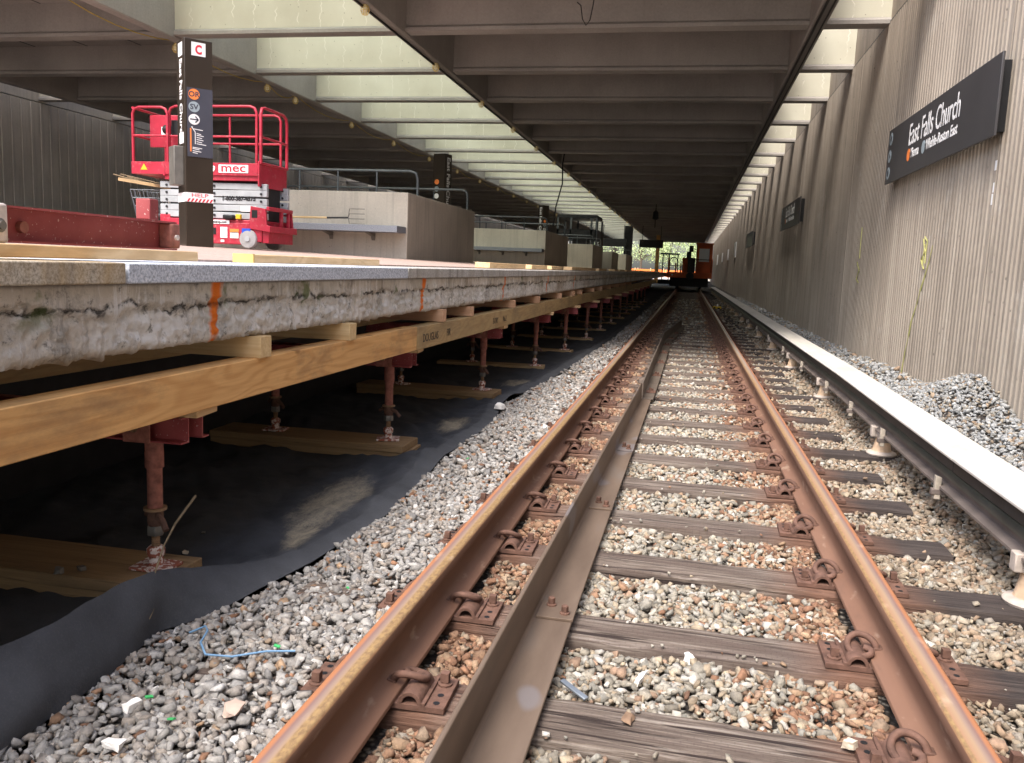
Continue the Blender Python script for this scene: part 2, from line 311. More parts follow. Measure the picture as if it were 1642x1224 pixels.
M['fabric'] = n.out(c, n.bump(n.math('ADD', fz, n.math('MULTIPLY', n.noise(v, 9, 4), 2.0)), 0.35, 0.006))
M['fabric_tree'] = simple('leaf_green', (0.42, 0.50, 0.26), 0.6, 0, 0.4, 2)
M['board_white'] = None
n = NT('cover_board_fiberglass', 0.55); v = n.vec((1, 0.3, 1), False)
c = n.ramp(n.noise(v, 2, 5), [(0.3, (0.48, 0.46, 0.41)), (0.7, (0.62, 0.60, 0.54))])
c = n.mix(n.ramp(n.noise(n.vec((2, 1.5, 2), False), 2.2, 5), [(0.60, 0.0), (0.70, 0.6)]), c, (0.42, 0.29, 0.19))
c = n.mix(n.ramp(n.noise(n.vec((6, 0.6, 6), False), 3, 6, 0.7), [(0.48, 0.0), (0.7, 0.45)]), c, (0.40, 0.38, 0.35))
M['board_white'] = n.out(c, n.bump(n.noise(v, 40, 3), 0.1, 0.003))
M['board_dark'] = simple('board_side_dark', (0.018, 0.020, 0.022), 0.4, 0, 0.3)
M['third'] = simple('third_rail_steel', (0.11, 0.115, 0.10), 0.4, 0.4, 0.25, 5)
M['third_foot'] = simple('third_rail_foot_steel', (0.20, 0.165, 0.145), 0.55, 0.3, 0.25, 5)
M['ceramic'] = simple('insulator_ceramic', (0.55, 0.40, 0.27), 0.55, 0, 0.3, 12)
M['ceramic_pale'] = simple('insulator_base_pale', (0.50, 0.43, 0.37), 0.6, 0, 0.25, 14)
M['bracket'] = simple('bracket_fiberglass', (0.42, 0.37, 0.30), 0.7, 0, 0.3, 20)
# sign / pylon / lift
M['brown'] = simple('dark_brown_enamel', (0.040, 0.030, 0.022), 0.28, 0.2, 0.1, 3, 0.03)
M['sign'] = simple('charcoal_sign_panel', (0.055, 0.053, 0.055), 0.38, 0, 0.08, 2, 0.03)
M['map'] = simple('slate_map_panel', (0.060, 0.062, 0.080), 0.35, 0, 0.1, 3, 0.02)
M['white'] = simple('white_vinyl', (0.80, 0.80, 0.80), 0.5, 0, 0.04, 5, 0.02)
M['orange'] = simple('orange_vinyl', (0.85, 0.24, 0.06), 0.5, 0, 0.05, 5, 0.02)
M['silver'] = simple('silver_blue_vinyl', (0.30, 0.36, 0.39), 0.5, 0, 0.05, 5, 0.02)
M['redv'] = simple('red_vinyl', (0.60, 0.03, 0.05), 0.5, 0, 0.05, 5, 0.02)
M['black'] = simple('black_rubber', (0.012, 0.012, 0.013), 0.5, 0, 0.2)
M['red'] = simple('red_lift_paint', (0.42, 0.022, 0.045), 0.35, 0, 0.15, 4, 0.03)
n = NT('grimy_red_paint', 0.4); v = n.vec(); c = n.ramp(n.noise(v, 5, 6, 0.7), [(0.3, (0.33, 0.018, 0.035)), (0.7, (0.47, 0.03, 0.06))])
c = n.mix(n.ramp(n.noise(v, 14, 7, 0.75), [(0.56, 0.0), (0.72, 0.55)]), c, (0.45, 0.27, 0.25)); c = n.mix(n.ramp(n.noise(n.vec((1, 1, 0.4)), 30, 4), [(0.66, 0.0), (0.72, 0.6)]), c, (0.10, 0.03, 0.03))
M['red'] = n.out(c, n.bump(n.noise(v, 60, 3), 0.1, 0.003))
M['lgrey'] = simple('light_grey_lift_paint', (0.36, 0.385, 0.40), 0.4, 0, 0.2, 4, 0.03)
M['tyre'] = simple('grey_solid_tyre', (0.36, 0.36, 0.36), 0.7, 0, 0.15, 10)
M['yellow'] = simple('safety_yellow', (0.70, 0.46, 0.03), 0.5, 0, 0.1)
M['paint_end'] = simple('faded_yellow_end', (0.62, 0.44, 0.14), 0.7, 0, 0.15)
M['blue'] = simple('blue_vinyl', (0.02, 0.09, 0.55), 0.5, 0, 0.1)
M['rail_pipe'] = simple('blue_grey_handrail_paint', (0.10, 0.11, 0.118), 0.45, 0.1, 0.15)
M['wire'] = simple('galvanised_wire', (0.24, 0.27, 0.30), 0.4, 0.6, 0.2)
M['bulb'] = None
n = NT('frosted_bulb', 0.3); n.out((0.75, 0.69, 0.50)); n.b.inputs['Emission Color'].default_value = (1, 0.82, 0.45, 1); n.b.inputs['Emission Strength'].default_value = 0.04; M['bulb'] = n.m
M['cage'] = simple('yellow_lamp_cage', (0.72, 0.56, 0.20), 0.5, 0, 0.1)
M['cable_y'] = simple('yellow_cable', (0.45, 0.33, 0.05), 0.6, 0, 0.1)
M['veh'] = simple('orange_vehicle_paint', (0.50, 0.11, 0.035), 0.5, 0, 0.25, 2, 0.05)
M['dark'] = simple('dark_machinery_and_void', (0.02, 0.02, 0.022), 0.5, 0.1, 0.3)
n = NT('cab_glass', 0.08); n.out((0.45, 0.55, 0.65)); M['cabglass'] = n.m
M['net'] = simple('orange_barrier_net', (0.85, 0.22, 0.05), 0.7, 0, 0.2)
M['blue_frame'] = simple('navy_frame', (0.03, 0.05, 0.12), 0.5, 0, 0.1)
M['chalk'] = simple('yellow_paint_mark', (0.42, 0.41, 0.15), 0.8, 0, 0.2, 20)
M['cyan_wire'] = simple('blue_wire', (0.16, 0.30, 0.48), 0.5, 0, 0.1)
M['green'] = simple('green_plastic', (0.06, 0.42, 0.13), 0.5, 0, 0.1)
M['twig'] = simple('dry_twig', (0.20, 0.15, 0.09), 0.85, 0, 0.3, 50, 0.4)
M['bark'] = simple('tree_bark', (0.12, 0.09, 0.07), 0.9, 0, 0.3)
M['soil'] = simple('open_ground', (0.60, 0.56, 0.48), 0.95, 0, 0.25, 0.6)
M['glass_dark'] = simple('smoked_glass', (0.03, 0.035, 0.04), 0.1, 0, 0.05)

# ------------------------------------------------------------------ mesh helpers
class MB:
    def __init__(s): s.v = []; s.f = []
    def add(s, vs, fs):
        o = len(s.v); s.v += [tuple(p) for p in vs]; s.f += [tuple(i + o for i in f) for f in fs]; return s
    def box(s, x0, x1, y0, y1, z0, z1, rot=None, c=None):
        vs = [Vector((x, y, z)) for z in (z0, z1) for y in (y0, y1) for x in (x0, x1)]
        if rot is not None:
            c = Vector(c) if c is not None else Vector(((x0 + x1) / 2, (y0 + y1) / 2, (z0 + z1) / 2)); vs = [c + rot @ (p - c) for p in vs]
        return s.add(vs, [(0, 1, 3, 2), (4, 6, 7, 5), (0, 4, 5, 1), (2, 3, 7, 6), (0, 2, 6, 4), (1, 5, 7, 3)])
    def tube(s, pts, r, n=8, caps=True, flat=1.0):
        pts = [Vector(p) for p in pts]; rs = r if isinstance(r, (list, tuple)) else [r] * len(pts)
        t0 = (pts[1] - pts[0]).normalized(); a = Vector((0, 0, 1)) if abs(t0.z) < 0.9 else Vector((1, 0, 0))
        u = t0.cross(a).normalized(); vs = []
        for i, p in enumerate(pts):
            t = ((pts[min(i + 1, len(pts) - 1)] - pts[max(i - 1, 0)])).normalized()
            u = (u - t * u.dot(t)).normalized(); wv = t.cross(u)
            for k in range(n):
                an = 2 * math.pi * k / n; vs.append(p + (u * math.cos(an) + wv * math.sin(an) * flat) * rs[i])
        fs = [(i * n + k, i * n + (k + 1) % n, (i + 1) * n + (k + 1) % n, (i + 1) * n + k) for i in range(len(pts) - 1) for k in range(n)]
        if caps: fs += [tuple(range(n))[::-1], tuple((len(pts) - 1) * n + k for k in range(n))]
        return s.add(vs, fs)
    def lathe(s, prof, c=(0, 0, 0), n=20, axis='z'):
        vs = []
        for r, z in prof:
            for k in range(n):
                an = 2 * math.pi * k / n; a, b = r * math.cos(an), r * math.sin(an)
                p = {'z': (a, b, z), 'y': (a, z, b), 'x': (z, a, b)}[axis]
                vs.append((p[0] + c[0], p[1] + c[1], p[2] + c[2]))
        m = len(prof)
        fs = [(i * n + k, i * n + (k + 1) % n, (i + 1) * n + (k + 1) % n, (i + 1) * n + k) for i in range(m - 1) for k in range(n)]
        fs += [tuple(range(n))[::-1], tuple((m - 1) * n + k for k in range(n))]
        return s.add(vs, fs)
    def prism(s, poly, axis, a0, a1):
        f = {'y': lambda a, b, t: (a, t, b), 'x': lambda a, b, t: (t, a, b), 'z': lambda a, b, t: (a, b, t)}[axis]
        n = len(poly); vs = [f(a, b, a0) for a, b in poly] + [f(a, b, a1) for a, b in poly]
        return s.add(vs, [tuple(range(n))[::-1], tuple(range(n, 2 * n))] + [(i, (i + 1) % n, n + (i + 1) % n, n + i) for i in range(n)])
    def build(s, name, mat, parent=None, loc=None, bevel=0.0, smooth=35, w=False, seg=2):
        me = bpy.data.meshes.new(name); vs = s.v
        if w and parent is not None:
            mi = parent.matrix_world_l.inverted() if hasattr(parent, 'matrix_world_l') else wm(parent).inverted()
            vs = [tuple(mi @ Vector(p)) for p in vs]
        if w and parent is None and loc is not None: vs = [(p[0] - loc[0], p[1] - loc[1], p[2] - loc[2]) for p in vs]
        me.from_pydata([tuple(p) for p in vs], [], s.f)
        bm = bmesh.new(); bm.from_mesh(me); bmesh.ops.recalc_face_normals(bm, faces=bm.faces)
        lim = R(smooth)
        for f in bm.faces: f.smooth = smooth > 0
        if smooth > 0:
            for e in bm.edges: e.smooth = (len(e.link_faces) == 2 and e.calc_face_angle(0) < lim)
        bm.to_mesh(me); bm.free()
        if mat is not None: me.materials.append(M[mat] if isinstance(mat, str) else mat)
        o = bpy.data.objects.new(name, me); col.objects.link(o)
        if parent is not None: o.parent = parent
        if loc is not None: o.location = loc
        if bevel:
            b = o.modifiers.new('bevel', 'BEVEL'); b.width = bevel; b.segments = seg; b.limit_method = 'ANGLE'; b.angle_limit = R(40)
        return o
def wm(o):
    m = Matrix.Translation(o.location) @ o.rotation_euler.to_matrix().to_4x4()
    return wm(o.parent) @ m if o.parent else m
def tag(o, label=None, cat=None, group=None, kind=None):
    if label: o['label'] = label
    if cat: o['category'] = cat
    if group: o['group'] = group
    if kind: o['kind'] = kind
    return o
def T(name, label, cat, loc=(0, 0, 0), rz=0.0, group=None):
    o = bpy.data.objects.new(name, None); col.objects.link(o); o.location = loc; o.rotation_euler = (0, 0, rz)
    o.empty_display_size = 0.1
    return tag(o, label, cat, group)
def B(*a, **k): return MB().box(*a, **k)
def remap(root, f):
    for ch in root.children:
        if ch.type == 'MESH':
            for v_ in ch.data.vertices: v_.co.z = f(v_.co.z)
        remap(ch, f)
def kids(o): return [c for c in o.children]
def dup(root, loc, rz=None, label=None):
    def cp(o, par):
        c = o.copy(); col.objects.link(c); c.parent = par
        for ch in kids(o): cp(ch, c)
        return c
    r = cp(root, root.parent); r.location = loc
    if rz is not None: r.rotation_euler = (0, 0, rz)
    if label: r['label'] = label
    return r
ORD = ['first', 'second', 'third', 'fourth', 'fifth', 'sixth', 'seventh', 'eighth', 'ninth', 'tenth', 'eleventh', 'twelfth', 'thirteenth', 'fourteenth', 'fifteenth', 'sixteenth', 'seventeenth', 'eighteenth', 'nineteenth']
def od(i):
    if i < 19: return ORD[i]
    k = i + 1; tens = ['', '', 'twentieth', 'thirtieth', 'fortieth', 'fiftieth', 'sixtieth', 'seventieth', 'eightieth', 'ninetieth']
    t2 = ['', '', 'twenty', 'thirty', 'forty', 'fifty', 'sixty', 'seventy', 'eighty', 'ninety']
    if k >= 100: return 'hundredth'
    return tens[k // 10] if k % 10 == 0 else t2[k // 10] + '-' + ORD[k % 10 - 1]
def text(name, s, parent, origin, xa, ya, size, mat, ext=0.001, align='LEFT', off=0.0, sx=1.0, label=None, sp=1.0):
    cu = bpy.data.curves.new(name, 'FONT'); cu.body = s; cu.size = size; cu.extrude = ext; cu.align_x = align; cu.offset = off; cu.space_character = sp
    cu.resolution_u = 3
    tmp = bpy.data.objects.new('t', cu); me = bpy.data.meshes.new_from_object(tmp)
    bpy.data.objects.remove(tmp); bpy.data.curves.remove(cu)
    xa = Vector(xa).normalized(); ya = Vector(ya).normalized(); za = xa.cross(ya); og = Vector(origin)
    mi = wm(parent).inverted() if parent else Matrix()
    for v_ in me.vertices: v_.co = mi @ (og + xa * v_.co.x * sx + ya * v_.co.y + za * v_.co.z)
    me.materials.clear(); me.materials.append(M[mat]); me.name = name
    o = bpy.data.objects.new(name, me); col.objects.link(o); o.parent = parent
    if label: o['label'] = label
    return o
def disc(name, parent, c, xa, ya, r, mat, th=0.002, n=24):
    xa = Vector(xa).normalized(); ya = Vector(ya).normalized(); za = xa.cross(ya); c = Vector(c); mb = MB(); vs = []
    for t in (0, th):
        for k in range(n): a = 2 * math.pi * k / n; vs.append(c + xa * r * math.cos(a) + ya * r * math.sin(a) + za * t)
    mb.add(vs, [tuple(range(n))[::-1], tuple(range(n, 2 * n))] + [(k, (k + 1) % n, n + (k + 1) % n, n + k) for k in range(n)])
    return mb.build(name, mat, parent, w=True, smooth=0)
def panel(name, parent, c, xa, ya, wd, ht, mat, th=0.003):
    xa = Vector(xa).normalized(); ya = Vector(ya).normalized(); za = xa.cross(ya); c = Vector(c); mb = MB()
    vs = [c + xa * a * wd / 2 + ya * b * ht / 2 + za * t for t in (0, th) for a, b in ((-1, -1), (1, -1), (1, 1), (-1, 1))]
    mb.add(vs, [(3, 2, 1, 0), (4, 5, 6, 7), (0, 1, 5, 4), (1, 2, 6, 5), (2, 3, 7, 6), (3, 0, 4, 7)])
    return mb.build(name, mat, parent, w=True, smooth=0)

G = 0.7525; TIE_Z = -0.19
tieY = [0.02, 0.75, 1.46, 2.165, 2.78, 3.50, 4.165, 4.89]
while tieY[-1] < 56: tieY.append(tieY[-1] + 0.71)
ins_i = [5 + 4 * k for k in range(0, 19)]

# ================================================================== SETTING
EY = [-2, 1.0, 1.66, 2.0, 2.34, 2.52, 3.07, 3.77, 4.67, 5.07, 6.36, 7.26, 9.76, 15, 60, 120]
EX = [-1.50, -1.52, -1.55, -1.56, -1.60, -1.50, -1.39, -1.33, -1.385, -1.42, -1.40, -1.52, -1.37, -1.24, -1.25, -1.25]
def edgeX(y): return float(np.interp(y, EY, EX))
def bz(x, y):
    if x < -0.83: z = -0.168 - 0.03 * min(1, max(0, (-x - 0.83) / 0.7))
    elif x < 0.83: z = -0.222
    else:
        z = -0.226
        if x > 1.35: z += 0.15 * min(1, (x - 1.35) / 0.9)
    if x > 1.5:
        a = (x - 2.5) / 0.42; b = (y - 7.6) / 0.85
        z += 0.27 * math.exp(-a * a - b * b)
        z += 0.10 * math.exp(-((x - 2.45) / 0.3) ** 2) * (1 if y < 12 else 0.5)
    return z + 0.015 * noise.noise(Vector((x * 2, y * 2, 0)))
mb = MB()
xs = [-30, -15.3, -8, -4, -2.2, -1.7, -1.6, -1.5, -1.4, -1.3, -1.2, -1.1, -0.9, -0.82, -0.4, 0, 0.4, 0.82, 0.9, 1.1, 1.35, 1.6, 1.8, 2.0, 2.2, 2.4, 2.7, 4, 30]
ys = [-4 + 0.25 * i for i in range(0, 100)] + [21 + 2 * i for i in range(0, 41)]
vs = []
for y in ys:
    for x in xs: vs.append((x, y, (bz(x, y) if x > edgeX(y) + 0.04 else -0.30) - 0.020))
nx = len(xs); mb.add(vs, [(j * nx + i, j * nx + i + 1, (j + 1) * nx + i + 1, (j + 1) * nx + i) for j in range(len(ys) - 1) for i in range(nx - 1)])
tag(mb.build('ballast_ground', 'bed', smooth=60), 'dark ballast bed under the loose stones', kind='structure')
mb = MB(); mb.add([(-400, -300, -0.5), (400, -300, -0.5), (400, 900, -0.5), (-400, 900, -0.5)], [(0, 1, 2, 3)])
tag(mb.build('open_ground', 'soil'), kind='structure')
mb = MB(); mb.add([(-60, 101.2, 0.2), (60, 101.2, 0.2), (60, 300, 1.2), (-60, 300, 1.2)], [(0, 1, 2, 3)])
tag(mb.build('yard_ground', 'soil'), kind='structure')

# loose stones
tmpl = []
for k in range(28):
    npt = int(rng.integers(8, 10)); cube = np.array([(a, b, c_) for a in (-1, 1) for b in (-1, 1) for c_ in (-1, 1)], float)
    pts = cube * rng.uniform(0.25, 0.78, size=(8, 3)); ex_ = rng.normal(size=(npt - 7, 3)); ex_ /= np.linalg.norm(ex_, axis=1)[:, None]; pts = np.concatenate([pts, ex_ * rng.uniform(0.8, 1.05, size=(len(ex_), 1))])
    pts *= np.array([1.15, rng.uniform(0.62, 0.95), rng.uniform(0.42, 0.72)])
    bm = bmesh.new()
    for p in pts: bm.verts.new(p)
    bm.verts.ensure_lookup_table(); r_ = bmesh.ops.convex_hull(bm, input=bm.verts)
    bmesh.ops.delete(bm, geom=list({g for g in r_['geom_interior'] if isinstance(g, bmesh.types.BMVert)}), context='VERTS')
    bmesh.ops.triangulate(bm, faces=bm.faces); bm.verts.index_update(); bm.verts.ensure_lookup_table()
    tmpl.append((np.array([v_.co[:] for v_ in bm.verts]), np.array([[v_.index for v_ in f.verts] for f in bm.faces]))); bm.free()
def stone_mesh(name, P, S, C, mat='stone'):
    N = len(P); q = rng.normal(size=(N, 4)); q[:, 1:3] *= 0.28; q /= np.linalg.norm(q, axis=1)[:, None]
    a, b, c_, d = q.T
    Rm = np.stack([1 - 2 * (c_ * c_ + d * d), 2 * (b * c_ - a * d), 2 * (b * d + a * c_), 2 * (b * c_ + a * d), 1 - 2 * (b * b + d * d), 2 * (c_ * d - a * b), 2 * (b * d - a * c_), 2 * (c_ * d + a * b), 1 - 2 * (b * b + c_ * c_)], 1).reshape(N, 3, 3)
    ti = rng.integers(0, len(tmpl), N); V = []; Fc = []; Cc = []; off = 0
    for t, (tv, tf) in enumerate(tmpl):
        ix = np.where(ti == t)[0]
        if not len(ix): continue
        vv = np.einsum('nij,kj->nki', Rm[ix], tv) * S[ix][:, None, None] + P[ix][:, None, :]
        V.append(vv.reshape(-1, 3)); k = len(tv)
        Fc.append((tf[None] + (np.arange(len(ix)) * k)[:, None, None]).reshape(-1, 3) + off); off += k * len(ix)
        Cc.append(np.repeat(C[ix], k, axis=0))
    V = np.concatenate(V); Fc = np.concatenate(Fc); Cc = np.concatenate(Cc)
    me = bpy.data.meshes.new(name); me.vertices.add(len(V)); me.vertices.foreach_set('co', V.ravel().astype(np.float32))
    me.loops.add(Fc.size); me.loops.foreach_set('vertex_index', Fc.ravel().astype(np.int32))
    me.polygons.add(len(Fc)); me.polygons.foreach_set('loop_start', np.arange(0, Fc.size, 3, dtype=np.int32)); me.polygons.foreach_set('loop_total', np.full(len(Fc), 3, np.int32))
    me.update(calc_edges=True); me.validate()
    ca = me.color_attributes.new('Col', 'FLOAT_COLOR', 'POINT'); ca.data.foreach_set('color', np.concatenate([Cc, np.ones((len(Cc), 1))], 1).ravel().astype(np.float32))
    me.materials.append(M[mat]); o = bpy.data.objects.new(name, me); col.objects.link(o); return o
PAL = {
 'mid': [(0.40, 0.38, 0.32), (0.44, 0.40, 0.32), (0.33, 0.31, 0.26), (0.48, 0.46, 0.40), (0.40, 0.31, 0.21), (0.30, 0.30, 0.27), (0.47, 0.38, 0.26), (0.62, 0.60, 0.55), (0.36, 0.21, 0.13), (0.24, 0.22, 0.18)],
 'rust': [(0.33, 0.17, 0.10), (0.25, 0.125, 0.075), (0.40, 0.24, 0.15), (0.20, 0.105, 0.07), (0.44, 0.31, 0.20), (0.34, 0.21, 0.13), (0.42, 0.33, 0.24)],
 'grey': [(0.41, 0.40, 0.38), (0.36, 0.345, 0.325), (0.47, 0.46, 0.44), (0.32, 0.29, 0.26), (0.40, 0.36, 0.32), (0.29, 0.29, 0.29), (0.52, 0.51, 0.49), (0.37, 0.32, 0.27)],
 'tan': [(0.36, 0.30, 0.22), (0.42, 0.37, 0.29), (0.30, 0.24, 0.17), (0.34, 0.23, 0.15), (0.46, 0.42, 0.36), (0.25, 0.20, 0.15), (0.38, 0.28, 0.19)],
 'blue': [(0.36, 0.37, 0.37), (0.40, 0.41, 0.41), (0.28, 0.29, 0.295), (0.44, 0.45, 0.44), (0.28, 0.26, 0.22), (0.42, 0.43, 0.43)]}
PALn = {k: np.array(v_) for k, v_ in PAL.items()}
for k_ in PALn:
    m_ = PALn[k_].mean(0); PALn[k_] = m_ + (PALn[k_] - m_) * 0.7
def zone(x, y):
    r = random.random()
    if x < -0.82: return 'grey' if r < 0.93 else 'rust'
    if x < -0.68: return 'rust'
    if x < -0.40: return 'rust' if r < 0.80 - 0.25 * noise.noise(Vector((x * 3, y * 1.5, 4))) else 'tan'
    if x < 0.68:
        p = max(0, (x - 0.22) / 0.40) ** 1.1
        return 'rust' if r < p * 0.85 + 0.03 else 'mid'
    if x < 0.95: return 'rust' if r < 0.35 else 'tan'
    if x < 1.75: return 'tan' if r < 0.8 else 'mid'
    return 'blue' if r < 0.85 else 'tan'
def scatter(y0, y1, dens, smin, smax, x0=-1.72, x1=2.44, layers=1):
    N = int((x1 - x0) * (y1 - y0) * dens); Xr = rng.uniform(x0, x1, N); Yr = rng.uniform(y0, y1, N)
    P = []; S = []; C = []; ty = np.array(tieY)
    for x, y in zip(Xr, Yr):
        ax = abs(abs(x) - G)
        if ax < 0.075: continue
        if -0.45 < x < -0.285 and y < 19 and random.random() < 0.97: continue
        s = random.uniform(smin, smax) * (1.35 if random.random() < 0.12 else 1) * (0.65 if random.random() < 0.25 else 1)
        z = bz(x, y)
        d = np.abs(ty - y).min()
        if -0.85 < x < 1.32 and d < 0.118 + s * 0.55:
            if d > 0.075 and ax > 0.22 and random.random() < 0.05: z = TIE_Z + s * 0.25; s *= 0.6
            else: continue
        elif ax < 0.21 and d < 0.115: continue
        if x < edgeX(y) + (0.0 if y > 3.2 else 0.012) + s * 0.3: continue
        P.append((x, y, z + random.uniform(-0.75, 0.42) * s)); S.append(s)
        pal = PALn[zone(x, y)]; c = pal[random.randrange(len(pal))] * random.uniform(0.62, 1.02)
        if random.random() < 0.02 and x < -0.8: c = np.array([0.62, 0.61, 0.59])
        C.append(np.clip(c, 0, 0.8))
    return np.array(P), np.array(S), np.array(C)
parts = [scatter(1.15, 4.6, 3700, 0.012, 0.0265), scatter(4.6, 9.5, 2000, 0.015, 0.029), scatter(9.5, 19, 560, 0.024, 0.038), scatter(19, 42, 150, 0.035, 0.06)]
for (xa_, xb_) in ((0.585, 0.68), (0.825, 0.90), (-0.68, -0.60), (-0.90, -0.825), (-0.285, -0.22), (-0.52, -0.45)):
    parts.append(scatter(1.15, 8.0, 4200, 0.010, 0.020, xa_, xb_))
P = np.concatenate([p[0] for p in parts]); S = np.concatenate([p[1] for p in parts]); C = np.concatenate([p[2] for p in parts])
tag(stone_mesh('ballast_gravel', P, S, C), 'loose crushed stone ballast around the track', 'ballast', kind='stuff')

# ================================================================== ROOF
beamY = [12.82 + 2.64 * k for k in range(-1, 34)]
roof = T('station_roof', 'coffered brown concrete roof with open skylight bands over the track', 'roof', (0, 10, 4.5))
def slab_part(x0, x1, z, nm='roof_slab'):
    B(x0, x1, beamY[0] - 0.2, beamY[-1] + 0.2, z, z + 0.25).build(nm, 'conc_roof', roof, w=True)
slab_part(-4.43, 1.43, 5.56); slab_part(-14.36, -8.5, 5.03)
for (x0, x1) in ((1.42, 1.62), (-4.60, -4.42), (-8.5, -8.32), (-14.52, -14.34)):
    MB().prism([(x0 + 0.02, 4.44), (x1 - 0.02, 4.44), (x1, 4.46), (x1, 5.85), (x0, 5.85), (x0, 4.46)], 'y', beamY[0] - 0.25, beamY[-1] + 0.25).build('edge_beam', 'conc_roof', roof, w=True)
def cross(y, x0, x1, z1, mode=0):
    if mode == 1: return MB().prism([(y - 0.09, 4.581), (y + 0.09, 4.581), (y + 0.09, z1), (y - 0.09, z1)], 'x', x0, x1)
    if mode == 2: return MB().prism([(y - 0.13, 4.49), (y + 0.13, 4.49), (y + 0.13, 4.54), (y + 0.09, 4.58), (y - 0.09, 4.58), (y - 0.13, 4.54)], 'x', x0, x1)
    return MB().prism([(y - 0.13, 4.49), (y + 0.13, 4.49), (y + 0.13, 4.54), (y + 0.09, 4.58), (y + 0.09, z1), (y - 0.09, z1), (y - 0.09, 4.58), (y - 0.13, 4.54)], 'x', x0, x1)
for i, y in enumerate(beamY):
    mb = cross(y, -4.42, 1.42, 5.56, 0); mb.v += []
    mb2 = cross(y, -14.34, -8.5, 5.03, 0); mb.add(mb2.v, mb2.f)
    mb.build('cross_beam', 'conc_roof', roof, w=True)
    for (a, b) in ((-8.32, -4.60), (1.62, 2.52), (-15.44, -14.52)):
        sb = cross(y, a, b, 5.55, 1).build('skylight_beam', 'conc_skylit', roof, w=True)
        cross(y, a, b, 0, 2).build('bottom_flange', 'conc_roof', sb, w=True)  # underside in darker roof concrete, imitating shade below the pale beam
MB().tube([(1.47, beamY[0] - 0.2, 4.41), (1.47, beamY[-1], 4.41)], 0.018, 6).build('conduit', 'black', roof, w=True)
MB().tube([(1.56, beamY[0] - 0.2, 4.415), (1.56, beamY[-1], 4.415)], 0.012, 6).build('conduit', 'black', roof, w=True)
MB().tube([(-4.50, beamY[0] - 0.2, 4.41), (-4.50, beamY[-1], 4.41)], 0.016, 6).build('conduit', 'black', roof, w=True)
n = NT('skylight_dimming_sheet', 0.4); tl_ = n.n('ShaderNodeBsdfTranslucent'); tr_ = n.n('ShaderNodeBsdfTransparent'); mx = n.n('ShaderNodeMixShader')  # unseen translucent sheet added to dim daylight through the skylight
tl_.inputs[0].default_value = (0.72, 0.72, 0.66, 1); tr_.inputs[0].default_value = (0.85, 0.9, 0.84, 1); mx.inputs[0].default_value = 0.45
n.l(tr_.outputs[0], mx.inputs[1]); n.l(tl_.outputs[0], mx.inputs[2]); n.l(mx.outputs[0], n.t.nodes['Material Output'].inputs[0]); M['dimmer'] = n.m
B(-8.31, -4.61, beamY[0] - 0.15, beamY[-1] + 0.15, 5.60, 5.612).build('skylight_dimmer', 'dimmer', roof, w=True)
# plank joints on the left slab
mb = MB()
for x in (-9.6, -10.8, -12.0, -13.2): mb.box(x - 0.012, x + 0.012, beamY[0], beamY[-1], 5.024, 5.032)
mb.build('slab_joint', 'dark', roof, w=True)

# ================================================================== WALLS
wr = T('ribbed_retaining_wall', 'tall ribbed concrete wall running beside the track', 'wall', (2.45, 0, -0.4))
prof = []; y = -6.0; JO = [1.0 + 6.72 * k for k in range(0, 18)]
while y < 112:
    jj = any(abs(y - j) < 0.055 for j in JO)
    if jj: prof += [(2.446, y), (2.447, y + 0.03), (2.475, y + 0.034), (2.475, y + 0.055), (2.447, y + 0.06), (2.446, y + 0.1)]
    else: prof += [(2.450, y), (2.450, y + 0.048), (2.466, y + 0.060), (2.466, y + 0.086)]
    y += 0.1
prof = prof + [(2.8, y), (2.8, -6.0)]
mb = MB(); n_ = len(prof); vs = []
for z in (-0.5, 4.50): vs += [(a, b, z) for a, b in prof]
mb.add(vs, [(i, (i + 1) % n_, n_ + (i + 1) % n_, n_ + i) for i in range(n_)]); mb.build('ribbed_panel', 'conc_wall', wr, w=True, smooth=0)
B(2.47, 2.8, -6, 112, 4.52, 7.2).build('upper_wall', 'conc_wall', wr, w=True)
B(2.455, 2.78, -6, 112, 4.497, 4.522).build('ledge_joint', 'dark', wr, w=True)
wlft = T('far_retaining_wall', 'dark concrete wall behind the red scissor lift beyond the platform', 'wall', (-15.4, 0, -0.4))
prof = []; y = -6.0
while y < 112:
    prof += [(-15.37, y), (-15.37, y + 0.24), (-15.39, y + 0.25), (-15.39, y + 0.29)]; y += 0.3
prof += [(-15.7, y), (-15.7, -6.0)]; mb = MB(); n_ = len(prof); vs = []
for z in (-0.5, 4.42): vs += [(a, b, z) for a, b in prof]
mb.add(vs, [(i, (i + 1) % n_, n_ + (i + 1) % n_, n_ + i) for i in range(n_)]); mb.build('ribbed_panel', 'conc_left', wlft, w=True, smooth=0)
B(-15.7, -15.40, -6, 112, 4.45, 7.2).build('upper_wall', 'conc_left', wlft, w=True)

# ================================================================== PLATFORM
PE = -1.62
def pz(x): return 1.0 + 0.028 * (PE - x) if x > -6.5 else 1.0 + 0.028 * (PE + 6.5)
PY0, PY1 = -1.5, 78.0
